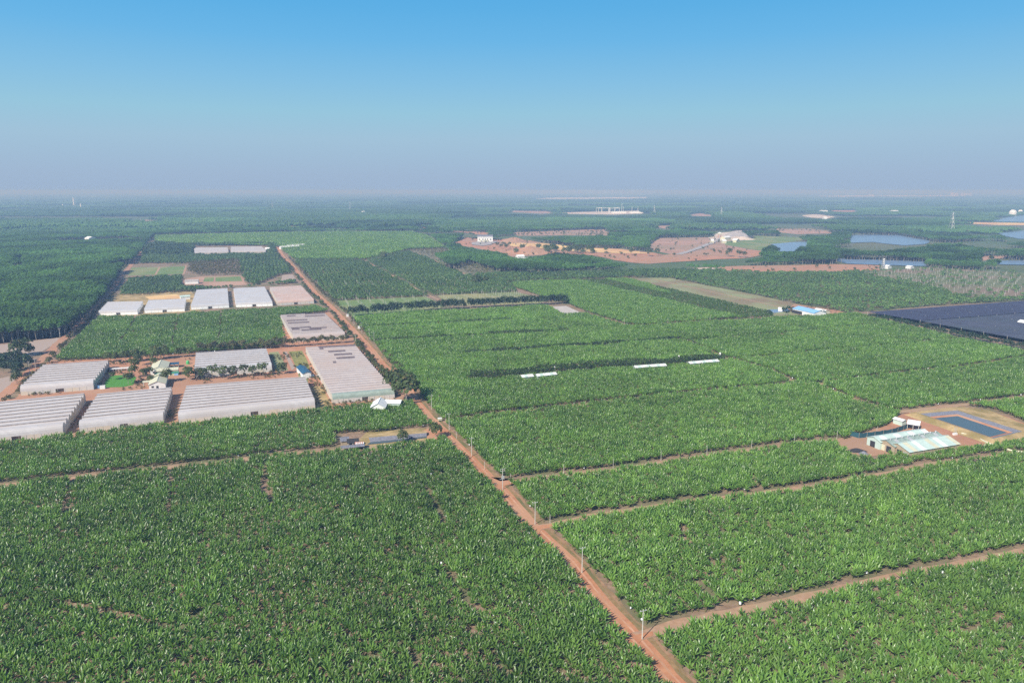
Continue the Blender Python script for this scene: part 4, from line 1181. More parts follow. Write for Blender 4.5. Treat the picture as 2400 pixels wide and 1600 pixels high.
def heap(name, label, px, py, rx, ry, h, mat, seed=0, cat='heap'):
    x, y = P(px, py)
    rnd = random.Random(seed)
    vs_, fs = [], []
    n, m = 20, 6
    for i in range(m):
        t = i / (m - 1)
        for j in range(n):
            a = 6.283 * j / n
            q = (1 - t) * (1 + rnd.uniform(-.12, .12)) + .02
            vs_.append((math.cos(a) * rx * q, math.sin(a) * ry * q, h * (1 - (1 - t) ** 1.2) * (1 + rnd.uniform(-.08, .08)) if i else 0))
    fs = [(i * n + j, i * n + (j + 1) % n, (i + 1) * n + (j + 1) % n, (i + 1) * n + j) for i in range(m - 1) for j in range(n)]
    o = obj(name, mesh(name, vs_, fs + [tuple((m - 1) * n + j for j in range(n))]), mat)
    o.location = (x, y, 0)
    return tag(o, label, cat)
heap('gravel_heap', 'big grey gravel stockpile behind the gravel works', 1730, 553, 30, 60, 12, M_GRAVEL, 1)
heap('gravel_heap', 'low cream gravel heap at the right of the gravel works', 1742, 561, 26, 26, 6, M_PALE, 2)
heap('earth_heap', 'red spoil heap standing in the quarry above the white sheds', 1243, 592, 42, 40, 12, M_RED, 3)
heap('earth_heap', 'orange spoil heap right of the white works building', 1205, 566, 30, 50, 9, M_RED, 4)
heap('tarpaulin_heap', 'black plastic heap at the edge of the packing yard', 2006, 1058, 5.0, 1.8, 1.6, M_DARK, 5)
heap('tarpaulin_heap', 'grey covered heap beside the black plastic heap', 2024, 1064, 2.2, 1.5, 1.4, M_LINER, 6)

# substation
gs = dict(cat='gantry', group='steel gantries of the substation')
for i, (px0, w_) in enumerate(((1404, 30), (1418, 34), (1434, 30), (1446, 24), (1416, 60), (1440, 50))):
    x, y = P(px0, 497.5 + (i % 3) * .7)
    e = empty('gantry', (x, y, 0), ROW_ANG * .3, label='pale steel gantry of the far substation on its white ground', **gs)
    for s in (-1, 1):
        MB().tube((s * w_ / 2, 0, 0), (s * w_ / 2, 0, 24), 1.0, .7, 4).build('column', M_WHITE, e)
    MB().box(-w_ / 2, w_ / 2, -.6, .6, 22, 23.6).build('beam', M_WHITE, e)
for i, (px0, h_) in enumerate(((1457, 44), (1461, 30), (1481, 28), (1495, 30))):
    x, y = P(px0, 497.5)
    o = MB().tube((0, 0, 0), (0, 0, h_), 1.1, .5, 5).build('lightning_mast', M_WHITE); o.location = (x, y, 0)
    tag(o, ['tallest pale mast of the far substation', 'short mast right beside the tallest substation mast', 'pale mast near the middle of the substation', 'pale mast at the right end of the substation'][i], 'mast', 'masts of the substation')
for lab, px0, w_ in (('low white control building in the middle of the substation', 1450, 70), ('low white building at the right end of the substation', 1490, 60)):
    A_, B_ = at(px0, 500, w_, 0.03)
    barn('control_building', lab, A_, B_, 12, 9, 6, M_WHITE, M_WHITE, cat='building')

# pylons, tanks and blocks in the haze
def pylon(px, py, h, label):
    x, y = P(px, py)
    e = empty('power_pylon', (x, y, 0), .3, label=label, cat='pylon', group='lattice power pylons')
    b_ = h * .11
    mb = MB()
    for sx1, sy1 in ((-1, -1), (1, -1), (1, 1), (-1, 1)):
        mb.tube((sx1 * b_, sy1 * b_, 0), (sx1 * .5, sy1 * .5, h), .35, .25, 4)
    for k in range(5):
        z0, z1 = h * k / 5, h * (k + 1) / 5
        r0, r1 = b_ * (1 - k / 5) + .5, b_ * (1 - (k + 1) / 5) + .5
        for (a, b) in (((-1, -1), (1, -1)), ((1, -1), (1, 1)), ((1, 1), (-1, 1)), ((-1, 1), (-1, -1))):
            mb.tube((a[0] * r0, a[1] * r0, z0), (b[0] * r1, b[1] * r1, z1), .2, n=3, cap=False)
    mb.build('lattice_mast', M_STEEL, e)
    for q in (.66, .8, .93):
        MB().box(-h * .16, h * .16, -.35, .35, h * q, h * q + .8).build('cross_arm', M_STEEL, e)
for px0, py0, h, lab in ((1533, 503, 42, 'lattice pylon just right of the substation'), (1690, 508, 40, 'lattice pylon above the gravel works'), (2229, 543, 52, 'tall lattice pylon beside the far lakes'), (821, 496, 50, 'lattice pylon behind the bare red clearing'), (639, 492, 46, 'faint lattice pylon in the haze above the distant greenhouses'), (176, 487, 60, 'faint pylon in the haze at the left'), (2069, 630, 15, 'short lattice mast at the end of the red earth strip')):
    pylon(px0, py0, h, lab)
for i, (px0, py0, r_) in enumerate(((2373, 505, 15), (2391, 501, 11))):
    x, y = P(px0, py0)
    mb = MB().lathe([(r_, 0), (r_, r_ * .9), (r_ * .85, r_ * 1.3), (r_ * .5, r_ * 1.6), (r_ * .05, r_ * 1.72)], 20)
    o = mb.build('storage_dome', M_WHITE); o.location = (x, y, 0)
    tag(o, ['larger white dome beside the lake at the right edge', 'smaller white dome right of the larger one at the lake'][i], 'dome', 'white domes by the lake')
def block(px, py, w_, d, h, label, mat=M_WHITE, steps=1):
    x, y = P(px, py)
    e = empty('far_block', (x, y, 0), .1, label=label, cat='building', group='pale works buildings on the horizon')
    MB().box(-w_ / 2, w_ / 2, -d / 2, d / 2, 0, h).build('wall', mat, e)
    MB().box(-w_ / 2 - 1, w_ / 2 + 1, -d / 2 - 1, d / 2 + 1, h, h + 2).build('roof', M_GRAVEL, e)
    for r_ in range(steps):
        for c in range(5):
            MB().box(-w_ / 2 + w_ * (c + .3) / 5, -w_ / 2 + w_ * (c + .7) / 5, -d / 2 - .5, -d / 2 + .1, h * (r_ + .3) / steps, h * (r_ + .6) / steps).build('window', M_LINER, e)
for px0, w_, h, lab in ((2236, 120, 66, 'tall pale block on the hazy horizon at the right'), (2265, 200, 58, 'wide pale hall right of the tall horizon block'), (2042, 60, 30, 'small pale block on the horizon left of the tall one'), (2190, 330, 14, 'long low pale hall left of the tall horizon block'), (2120, 360, 12, 'long low pale hall left of centre on the horizon'), (1995, 260, 12, 'leftmost long low pale hall on the horizon'), (2295, 120, 12, 'low pale hall right of the wide horizon hall'), (1976, 40, 22, 'lone white cube in front of the horizon halls'), (1602, 50, 22, 'lone white block far off above the substation'), (1735, 60, 16, 'low white block far off right of the substation')):
    py0 = {1976: 464.5, 1602: 456, 1735: 462}.get(px0, 459.5)
    block(px0, py0, w_, 60, h, lab, steps=3 if h > 40 else 1)
for i, (px0, py0, h) in enumerate(((174, 484, 62), (190, 487, 26), (148, 485, 18))):
    x, y = P(px0, py0)
    o = MB().tube((0, 0, 0), (0, 0, h), 6, 3.5, 8).build('far_tower', M_WHITE); o.location = (x, y, 0)
    tag(o, ['tallest white tower in the haze at the far left', 'shorter white tower right of the tallest hazy one', 'squat white tower left of the tallest hazy one'][i], 'tower', 'white towers in the haze')

# ------------------------------------------------------------------ reservoir, small pond, pipe, nets
def ring_quad(name, q0, z0, q1, z1, mat, parent):
    vs_ = [(p.x, p.y, z0) for p in q0] + [(p.x, p.y, z1) for p in q1]
    n = len(q0)
    return obj(name, mesh(name, vs_, [(i, (i + 1) % n, n + (i + 1) % n, n + i) for i in range(n)]), mat, parent)
def grow(q, d):
    c = sum(q, Vector((0, 0))) / len(q)
    out = []
    n = len(q)
    for i in range(n):
        a, b, c2 = q[i - 1], q[i], q[(i + 1) % n]
        e1, e2 = (b - a).normalized(), (c2 - b).normalized()
        n1, n2 = Vector((e1.y, -e1.x)), Vector((e2.y, -e2.x))
        bis = (n1 + n2).normalized()
        out.append(b + bis * d / max(.4, bis.dot(n1)))
    return out
def reservoir(label, quad, name='reservoir', lift=1.0, wmat=None, liner=2.6):
    q = [Vector(p) for p in W(quad)]
    if sum(q[i].x * q[(i + 1) % 4].y - q[(i + 1) % 4].x * q[i].y for i in range(4)) < 0: q.reverse()
    e = empty(name, (0, 0, 0), label=label, cat='reservoir')
    obj('water_surface', mesh('water_surface', [(p.x, p.y, .35) for p in q], [(0, 1, 2, 3)]), wmat or M_PONDW, e)
    q1, q2, q3, q4 = grow(q, 1.6), grow(q, 1.6 + liner), grow(q, 2.8 + liner), grow(q, 6.5 + liner)
    ring_quad('ledge', q, .33, q1, .7, M_ROAD, e)
    ring_quad('liner', q1, .7, q2, .7 + lift, M_LINER, e)
    ring_quad('bank_top', q2, .7 + lift, q3, .72 + lift, M_STRAW, e)
    ring_quad('bank', q3, .72 + lift, q4, .1, M_STRAW, e)
reservoir('brown banked reservoir with grey liner and still dark blue water beside the packing house', [(2190, 981), (2244, 976), (2361, 1015), (2320, 1025)])
e = empty('lined_pond', (0, 0, 0), label='narrow pond with a grey lined bank between the bananas and the red road', cat='pond')
def sheet_px(name, pts, mat, parent):
    return obj(name, mesh(name, [PV(x, y, z) for x, y, z in pts], [tuple(range(len(pts)))]), mat, parent)
sheet_px('liner', [(868, 1036, .3), (1000, 1022, .3), (1000, 1014, 1.6), (864, 1025, 1.6)], M_LINER, e)
sheet_px('water_surface', [(860, 1041, .32), (912, 1036, .32), (1000, 1025, .32), (1000, 1021.5, .32), (868, 1035.6, .32)], M_PONDW, e)
sheet_px('bank', [(864, 1025, 1.6), (1000, 1014, 1.6), (1000, 1009, 1.5), (862, 1018, 1.5)], M_STRAW, e)
pl = [PV(x, y, .45) for x, y in ((2254, 1015), (2275, 1020), (2292, 1026), (2312, 1036), (2345, 1049), (2375, 1056), (2440, 1064))]
mb = MB()
for a, b in zip(pl[:-1], pl[1:]): mb.tube(a, b, .4, n=8)
tag(mb.build('water_pipe', M_CREAM), 'thick pale pipe winding from the reservoir to the right edge of the picture', 'pipe')
def net_fence(label, line, h, mat, cat='fence', step=4.0):
    e = empty('net_fence', (0, 0, 0), label=label, cat=cat)
    for a, b in zip(line[:-1], line[1:]):
        a, b = Vector((*a, 0)), Vector((*b, 0))
        k = max(1, int((b - a).length / step))
        for i in range(k):
            p, q = a.lerp(b, i / k), a.lerp(b, (i + 1) / k)
            m_ = (p + q) / 2
            up = Vector((0, 0, h)); sag = Vector((0, 0, h - .25))
            obj('net_panel', mesh('net_panel', [p, m_, q, q + up, m_ + sag, p + up], [(0, 1, 4, 5), (1, 2, 3, 4)]), mat, e)
            MB().tube(p, p + Vector((0, 0, h + .15)), .06, n=5).build('post', M_TIMBER, e)
net_fence('dark teal net fence along the bananas above the packing house', W([(1992, 1021), (2013, 1027), (2050, 1023), (2090, 1017), (2131, 1003)]), 2.6, M_TEALNET)

def shade_net(label, corner, nu, nv, mat, z=3.0, seed=0):
    rnd = random.Random(seed)
    A, B, C, D = [Vector(P(*p, z)) for p in corner]
    e = empty('shade_net', (0, 0, 0), label=label, cat='shade net', group='dark shade nets beyond the bananas')
    q = lambda u, v: A.lerp(B, u).lerp(D.lerp(C, u), v)
    for i in range(nu):
        for j in range(nv):
            vs_, m_ = [], 4
            for b in range(m_ + 1):
                for a in range(m_ + 1):
                    p = q((i + a / m_) / nu, (j + b / m_) / nv)
                    edge = a in (0, m_) or b in (0, m_)
                    vs_.append((p.x, p.y, z + (0 if edge else -rnd.uniform(.02, .12))))
            fs = [(b * 5 + a, b * 5 + a + 1, (b + 1) * 5 + a + 1, (b + 1) * 5 + a) for b in range(m_) for a in range(m_)]
            obj('net_panel', mesh('net_panel', vs_, fs), mat, e)
    for i in range(nu + 1):
        for j in range(nv + 1):
            p = q(i / nu, j / nv)
            MB().tube((p.x, p.y, 0), (p.x, p.y, z + .6), .09, n=5).build('post', M_CONC, e)
shade_net('blackest shade net, nearest the orchard trees', [(2034, 731), (2157, 751), (2420, 731), (2420, 703)], 3, 6, M_BLACKNET, seed=1)
shade_net('greyer shade net at the right edge behind a line of dark bushes', [(2157, 752), (2420, 799), (2600, 795), (2420, 732)], 5, 3, M_GREYNET, seed=2)

# ------------------------------------------------------------------ hedges, trees, shrubs
def hedge(label, line, width, hgt, seed, mat, per=3.2, size=.9, gap=0.0):
    rnd = random.Random(seed)
    mb = MB()
    for a, b in zip(line[:-1], line[1:]):
        a, b = Vector(a), Vector(b)
        L = (b - a).length
        d = (b - a).normalized(); nr = Vector((-d.y, d.x))
        for _ in range(int(L * per * hgt)):
            t = rnd.random() * L
            p = a + d * t
            hh = hgt * (.72 + .42 * float(vnoise(np.array(p.x / 9), np.array(p.y / 9), seed)))
            if gap and float(vnoise(np.array(p.x / 7), np.array(p.y / 7), seed + 5)) < gap: continue
            ph = rnd.uniform(-.35, math.pi + .35)
            y, z = math.cos(ph) * width / 2 * rnd.uniform(.8, 1.1), max(.15, (.45 + .55 * math.sin(ph)) * hh * rnd.uniform(.75, 1.04))
            if rnd.random() < .35: z = rnd.uniform(.2, hh * .9)
            q = p + nr * y
            clump_quad(mb, (q.x, q.y, z), (nr.x * y + rnd.uniform(-.7, .7), nr.y * y + rnd.uniform(-.7, .7), .4 + math.sin(ph)), size * rnd.uniform(.7, 1.3), rnd)
    return tag(mb.build('hedge', mat), label, 'hedge', 'windbreak hedges in the banana field')
M_HEDGE = foliage('windbreak_leaf', (0.012, 0.030, 0.010), (0.042, 0.066, 0.018), (0.13, 0.09, 0.05), .03, .6, .15)
hedge('tall thick windbreak hedge with white sheds in front of it', HEDGE_LINES[0][0], 5.0, 6.6, 41, M_HEDGE, 5.5)
hedge('low dark hedge line in the banana field above the tall windbreak', HEDGE_LINES[1][0], 3.0, 4.0, 42, M_HEDGE, 5)
hedge('broken hedge line of dark bushes, second from the row of round trees', HEDGE_LINES[2][0], 3.0, 4.2, 43, M_HEDGE, 5, gap=.3)
hedge('thin broken hedge line nearest the row of round trees', HEDGE_LINES[3][0], 2.2, 3.5, 44, M_HEDGE, 5, gap=.42)

def trees(name, specs, leaf, pts, label, cat, group, base_h):
    """pts: px, py, height in metres, width factor"""
    xs = [P(p[0], p[1])[0] for p in pts]; ys = [P(p[0], p[1])[1] for p in pts]
    scs = [p[2] / base_h for p in pts]
    res = place_individuals(name, specs, leaf, M_BARK, xs, ys, [random.uniform(0, 6.28) for _ in pts], [q * 1.28 for q in scs], [random.uniform(-.5, .5) for _ in pts], label, cat, group)
    for r_, p in zip(res, pts):
        if len(p) > 3: r_.scale = (r_.scale[0] * p[3], r_.scale[1] * p[3], r_.scale[2])
    return res
ROUND = [tree_parts(600 + i, 6.0, 3.3, .7, 420, .8, 6, .9) for i in range(4)]
YARDT = [tree_parts(620 + i, 6.6, 2.9, 1.6, 230, .85, 5, .75) for i in range(5)]
SHRUB = [tree_parts(640 + i, 3.2, 1.8, .1, 130, .6, 4, .9) for i in range(5)]
HEDT = [tree_parts(660 + i, 6.8, 2.7, .5, 360, .75, 5, 1.1) for i in range(4)]
hp = []
for (x0, x1, y0, y1) in ((824, 851, 741, 739), (935, 876, 734, 737.5), (955, 994, 731, 728.5), (1004, 1024, 728, 727), (1036, 1083, 726, 723.5), (1102, 1126, 722, 721), (1130, 1158, 720.5, 719.5), (1164, 1200, 719, 717.5), (1203, 1264, 717.2, 714), (1270, 1326, 714, 711.5)):
    k = max(2, int(abs(x1 - x0) / 8.0) + 1)
    hp += [(x0 + (x1 - x0) * i / (k - 1), y0 + (y1 - y0) * i / (k - 1) + random.uniform(-.5, .5), random.uniform(6.4, 8.2)) for i in range(k)]
trees('hedge_tree', HEDT, M_DARKLEAF, hp, 'clipped dark round tree in the row between the pasture and the banana field', 'tree', 'row of dark round trees', 6.5)
o = trees('hedge_tree', HEDT, M_DARKLEAF, [(861.5, 738.5, 5.0, .8), (1090, 722.5, 4.5, .8)], ['single slender tree standing alone near the left end of the dark row', 'single small tree in the middle gap of the dark row'], 'tree', None, 6.5)
trees('big_tree', ROUND, M_SHADE, [(951, 941, 12.5, 1.05), (925.5, 913, 10.5, .95), (48, 835, 9.5, 1.2), (369, 843, 8.0, .8), (385, 842, 8.0, .7), (393, 895.5, 7.0, .75), (944.5, 1038, 4.8, .85), (661.5, 877, 6.2, .8), (1022, 1027, 6.0, .75), (41, 900, 6.5, .75), (899, 613, 13, .7), (1118, 664, 8, 1.3), (1137, 663, 6, 1.3), (73, 833, 6.0, .8)],
      ['big round tree leaning over the red road beside the gabled house', 'round tree behind the biggest one, at the corner of the longest greenhouse', 'broad dark tree in front of the fallow field at the left', 'dark tree behind the back farm house, left one', 'dark tree behind the back farm house, right one', 'dark tree at the side of the nearest farm house', 'round bush tree on the bank of the narrow pond', 'round tree right of the row before the white ridged greenhouse', 'feathery olive tree at the junction where the red road meets the narrow pond', 'dark tree beside the orange track left of the greenhouses', 'lone tall tree at the edge of the pale far banana field', 'dark broad clump at the orchard corner, left one', 'dark broad clump at the orchard corner, right one', 'smaller dark tree right of the broad one at the fallow field'], 'tree', None, 6.0)
yp = [(318.6, 869, 6.2), (313.5, 885, 5.5), (301, 901, 5.2), (309, 898, 4.6), (265.5, 890, 3.6), (338, 889, 4.8), (351, 884, 4.5), (362, 861.5, 4.8), (376, 898, 3.8), (355, 901, 4), (440, 890, 6), (447, 893, 5.4), (466, 888, 5.2),
      (273.7, 851, 5.5), (295, 850, 6), (317.5, 848, 6.2), (335, 846, 5.4), (254, 849, 5), (418.6, 838, 5), (431, 837, 5.2), (444, 836, 5), (325, 857, 5)]
trees('yard_tree', YARDT, M_SHADE, yp, 'small bushy tree in the yard among the cream roofed houses', 'tree', 'bushy trees in the farm yard', 6.0)
trees('yard_tree', YARDT, M_SHADE, [(476.5, 890, 5.4), (499.5, 888, 6), (525, 889, 6.2), (548, 886, 5.6), (571, 883, 5.6), (592.6, 882.5, 5.2), (617, 881, 6)],
      ['bushy tree in the row before the white ridged greenhouse, first from the left', 'bushy tree in the row before the white ridged greenhouse, second from the left', 'bushy tree in the row before the white ridged greenhouse, third from the left', 'bushy tree in the row before the white ridged greenhouse, fourth from the left', 'thin crowned tree in the row before the white ridged greenhouse, fifth from the left', 'thin crowned tree in the row before the white ridged greenhouse, sixth from the left', 'thin crowned tree in the row before the white ridged greenhouse, seventh from the left'], 'tree', 'row of trees before the white ridged greenhouse', 6.0)
rp = [(x, 826 - (x - 460) * .058 + random.uniform(-1.5, 1.5), random.uniform(3.5, 5.5)) for x in range(470, 812, 11)]
rp = [(x, min(y, 825) if x < 655 else 815 - (x - 655) * .075, h) for x, y, h in rp]
trees('row_tree', YARDT, M_OLIVE, rp, 'olive coloured small tree in the row along the near edge of the middle banana field', 'tree', 'olive trees along the middle banana field', 6.0)
gp = [(random.uniform(-10, 78), random.uniform(848, 884), random.uniform(4.8, 6.5)) for _ in range(26)]
gp = [p for p in gp if p[1] < 884 - max(0, p[0] - 45) * .9]
trees('grove_tree', YARDT, M_DARKLEAF, gp, 'dark leafy tree in the grove below the long white roof at the left edge', 'tree', 'dark grove at the left edge', 6.0)
sp_ = []
def along(line, off, step, jit, h0, h1, t0=0.0, t1=1.0, prob=1.0):
    tot = 0; res = []
    segs = [(Vector(a), Vector(b)) for a, b in zip(line[:-1], line[1:])]
    L = sum((b - a).length for a, b in segs)
    acc = 0; nxt = t0 * L
    for a, b in segs:
        l = (b - a).length
        d = (b - a).normalized(); nr = Vector((-d.y, d.x))
        while nxt <= acc + l and nxt <= t1 * L:
            p = a + d * (nxt - acc) + nr * (off + random.uniform(-jit, jit))
            if random.random() < prob:
                px_, py_ = proj(p.x, p.y, 0)
                res.append((float(px_), float(py_), random.uniform(h0, h1)))
            nxt += step * random.uniform(.6, 1.4)
        acc += l
    return res
R2 = W([p for p in ROAD_PX if p[1] < 900])
trees('roadside_shrub', SHRUB, M_OLIVE, along(R2, -6.5, 7, 1.5, 1.8, 3.6, 0, .75, .85), 'olive brown shrub on the right bank of the red road beside the banana field', 'shrub', 'shrubs on the right bank of the red road', 3.0)
trees('roadside_shrub', SHRUB, M_SHADE, along(R2, 6.0, 8, 1.5, 1.8, 4.2, 0, .85, .8), 'green shrub on the left bank of the red road beside the greenhouses', 'shrub', 'shrubs on the left bank of the red road', 3.0)
G6R = W([(934, 925), (905, 890), (880, 858), (855, 826), (838, 806)])
trees('roadside_shrub', SHRUB, M_OLIVE, along(G6R, 0, 4.0, 1.2, 1.6, 3.2), 'russet shrub against the side of the longest greenhouse', 'shrub', 'shrubs against the longest greenhouse', 3.0)
trees('track_shrub', SHRUB, M_OLIVE, along(TLW, -5.2, 6, 1.5, 1.8, 3.4, 0.0, .35, .8) + along(TLW, 5.5, 7, 1.5, 1.8, 3.2, .18, .6, .7), 'dusty shrub beside the orange track between the forest and the greenhouses', 'shrub', 'shrubs beside the forest track', 3.0)
trees('net_bush', SHRUB, M_DARKLEAF, along(W([(2040, 745), (2110, 760), (2200, 779), (2285, 797), (2410, 821)]), 0, 3.4, 1.0, 3.0, 4.6), 'dark bush in the line along the front of the shade nets', 'bush', 'line of bushes before the shade nets', 3.0)
trees('pond_bush', SHRUB, M_DARKLEAF, [(1928, 741, 4.5), (1908, 738.5, 4), (1844, 739, 3.6), (1838, 731, 4), (1848, 727, 3.5), (1856, 729, 3.4), (1802, 739, 4)], 'dark bush around the sky blue roofed shed and its little pond', 'bush', 'bushes around the sky blue roof', 3.0)
QT = [(random.uniform(1278, 1392), 584 + random.uniform(4, 16), random.uniform(8, 11)) for _ in range(30)] + [(1210, 599, 9), (1225, 590, 10), (1262, 590, 11), (1480, 598, 9), (1520, 601, 10), (1540, 600, 10), (1500, 592, 8), (1420, 593, 8), (1580, 602, 5), (1650, 600, 4), (1708, 602, 11), (1732, 604, 9), (1655, 601, 4), (1744, 604, 8), (1180, 578, 7), (1194, 578, 7), (1165, 580, 7), (1174, 583, 7), (1186, 585, 8)]
trees('quarry_tree', YARDT, M_SHADE, QT, 'lone tree standing on the red earth of the quarry', 'tree', 'scattered trees in the quarry', 6.0)

# ------------------------------------------------------------------ poles and posts
def pole_parts(h, arms=1, box=False):
    mb = MB().tube((0, 0, 0), (0, 0, h), .15, .10, 7)
    parts = [('pole', mb, M_CONC)]
    for k in range(arms):
        parts.append(('cross_arm', MB().box(-.9, .9, -.06, .06, h - .5 - k * .7, h - .38 - k * .7), M_STEEL))
        for x in (-.8, 0.0, .8):
            parts.append(('insulator', MB().lathe([(.05, h - .38 - k * .7), (.09, h - .3 - k * .7), (.04, h - .15 - k * .7)], 6, (x, 0)), M_WHITE))
    if box:
        parts.append(('transformer', MB().box(-.5, .5, -.75, -.2, h * .52, h * .52 + 1.1), M_STEEL))
        parts.append(('cross_arm', MB().box(-1.1, 1.1, -.06, .06, h * .5, h * .5 + .12), M_STEEL))
    return [(n_, mesh(n_, m.v, m.f), mm) for n_, m, mm in parts]
PROTO = pole_parts(8.4)
PROTO2 = pole_parts(8.6, 2, True)
def utility(px, py, label, proto, s=1.0, rz=.9):
    x, y = P(px, py)
    e = empty('utility_pole', (x, y, 0), ROW_ANG + rz * 0, label=label, cat='utility pole', group='concrete poles along the red road')
    e.scale = (s,) * 3
    for n_, me, mm in proto:
        obj(n_, me, mm, e)
utility(1505, 1498, 'nearest concrete pole, at the lowest track junction on the red road', PROTO)
utility(1364, 1342, 'concrete pole beside the red road halfway between two track junctions', PROTO)
utility(1254, 1229, 'concrete pole at the second track junction from the bottom', PROTO)
utility(1178, 1147, 'concrete pole carrying a grey box and two cross arms at the upper track junction', PROTO2)
utility(1105.5, 1069, 'concrete pole beside the red road just above the upper track junction', PROTO)
utility(1053, 1008, 'concrete pole opposite the narrow pond where the road bends', PROTO)
utility(1011.5, 960, 'concrete pole beside the road below the big round tree', PROTO, .95)
for px0, py0, lab in ((971, 917, 'pole behind the big round tree at the roadside'), (877, 803, 'roadside pole at the right bank level with the far end of the longest greenhouse'), (866, 793, 'roadside pole next above the far end of the longest greenhouse'), (847, 778, 'roadside pole below the pale box near the hedge lines'), (830, 760, 'roadside pole at the top corner of the banana field'), (834, 809, 'pole at the left bank at the back corner of the longest greenhouse'), (141, 792, 'pale pole at the corner of the forest and the fallow field'), (84, 868, 'pole beside the orange track at the dark grove'), (70, 874, 'lamp post beside the orange track below the dark grove'), (220, 727, 'pale pole beside the forest track near the low white greenhouse'), (268, 675, 'pole beside the forest track higher up')):
    utility(px0, py0, lab, PROTO, .9)
post_me = mesh('field_post', *(lambda m: (m.v, m.f))(MB().tube((0, 0, 0), (0, 0, 4.2), .09, .07, 5)))
post_me.materials.append(M_CONC)
def post(px, py, label, s=1.0, group='posts along the field tracks', cat='post', name='field_post', xy=None, wide=1.0):
    x, y = xy or P(px, py)
    o = obj(name, post_me)
    o.location = (x, y, 0)
    o.scale = (wide, wide, s)
    return tag(o, label, cat, group)
ORD = ['first', 'second', 'third', 'fourth', 'fifth', 'sixth', 'seventh', 'eighth', 'ninth', 'tenth']
for i, (a, b) in enumerate(((1197, 1133), (1321, 1110), (1437, 1097), (1549, 1079), (1656.5, 1065), (1761, 1052), (1861, 1040), (1961, 1030), (2054, 1019))):
    post(a, b, ORD[i] + ' pale post from the junction along the upper sandy track', 1.0)
for i, (a, b) in enumerate(((1463, 762), (1565, 762), (1664, 754), (1759, 749), (2014, 728), (1812, 745))):
    post(a, b, ORD[i] + ' pale post from the left along the far edge of the banana fields', 1.5)
for i, (a, b) in enumerate(((1136, 1100), (1070, 1028), (1045, 985), (1289, 1226))):
    post(a, b, ['thin post between two concrete poles on the bend of the road', 'thin post near the narrow pond junction', 'thin post behind the pale box at the roadside', 'thin post at the second track junction'][i], .8)
pg = []
for field, su, sv, grp, lab in (
        ([(786, 706), (998, 696), (1042, 716), (1030, 724), (835, 742), (803, 727)], 11.5, 7.5, 'posts in the green pasture', 'pale post standing in the green pasture'),
        ([(1026, 693), (1210, 685), (1285, 704), (1260, 712), (1050, 717)], 11.5, 7.5, 'posts in the dry pasture', 'pale post standing in the dry yellow pasture'),
        ([(740, 664), (900, 660), (990, 690), (784, 705)], 15, 13, 'posts in the dark orchard left of the path', 'pale post rising from the dark orchard left of the sandy path'),
        ([(945, 660), (1090, 652), (1190, 668), (1200, 685), (1023, 692)], 15, 13, 'posts in the dark orchard right of the path', 'pale post rising from the dark orchard right of the sandy path'),
        ([(2020, 643), (2172, 629), (2420, 643), (2420, 698), (2330, 698), (2240, 690), (2150, 668)], 17, 11, 'posts on the hillside orchard', 'pale post in the rows on the right-hand hillside orchard')):
    if 'hillside' in lab: lab = lab.replace('right-hand ', '')
    x, y = grid_points(poly_bounds(field), su, sv, ROW_ANG, .05)
    px, py = proj(x, y, 0)
    k = inpoly(px, py, field) & (px < 2396)
    pg += [(float(a), float(b), grp, lab) for a, b in zip(x[k], y[k])]
print('posts', len(pg))
pg.sort(key=lambda q: q[1])
for a, b, grp, lab in pg[:285]:
    post(0, 0, lab, random.uniform(.85, 1.05) * (1.15 if 'hillside' in lab else 1), grp, 'post', 'orchard_post', (a, b), 1.5)
if len(pg) > 285:
    mb = MB()
    for a, b, grp, lab in pg[285:]:
        mb.tube((a, b, 0), (a, b, 4.4), .17, .15, 4)
    tag(mb.build('distant_posts', M_CONC), kind='stuff')

# small things in the yards
def boxy(name, label, px, py, w_, d, h, mat, cat, lid=None, legs=0.0, rz=None):
    x, y = P(px, py)
    e = empty(name, (x, y, 0), ROW_ANG if rz is None else rz, label=label, cat=cat)
    MB().box(-w_ / 2, w_ / 2, -d / 2, d / 2, legs, h).build('body', mat, e)
    MB().box(-w_ / 2 - .08, w_ / 2 + .08, -d / 2 - .08, d / 2 + .08, h, h + .1).build('lid', lid or mat, e)
    if legs:
        for sx1 in (-1, 1):
            for sy1 in (-1, 1):
                MB().box(sx1 * w_ * .42 - .06, sx1 * w_ * .42 + .06, sy1 * d * .4 - .06, sy1 * d * .4 + .06, 0, legs).build('leg', M_TIMBER, e)
boxy('roadside_box', 'small cream box on legs at the edge of the red road above the narrow pond', 1031, 987, 1.9, 1.3, 1.6, M_CREAM, 'box', M_WHITE, .7)
boxy('roadside_box', 'small white box at the pasture corner beside the road', 815, 742, 2.2, 1.8, 2.0, M_WHITE, 'box')
boxy('roadside_box', 'small white box between two hedge lines beside the road', 842, 770, 2.0, 1.8, 2.0, M_WHITE, 'box')
boxy('white_container', 'white box standing behind the lawn greenhouse corner', 241, 911, 2.6, 1.6, 1.8, M_WHITE, 'container')
boxy('blue_barrel_rack', 'pale blue box at the front corner of the lawn greenhouse', 231, 910, 1.2, 1.2, 1.6, M_BLUE, 'container')
boxy('pump_box', 'small white box beside the longest greenhouse', 745, 884, 1.6, 1.0, 1.2, M_WHITE, 'box')
boxy('blue_truck', 'bright blue handcart beside the dark blue pump shed', 731, 884, 2.6, 1.6, 1.5, M_BLUE, 'cart', M_WHITE, .5)
x, y = P(440.5, 853)
o = MB().lathe([(1.0, 0), (1.0, 1.8), (.8, 2.2), (.3, 2.4), (.28, 2.6), (.02, 2.62)], 14).build('water_tank', M_TANK); o.location = (x, y, 0)
tag(o, 'bright green water tank on the red yard behind the houses', 'water tank')
x, y = P(284, 868)
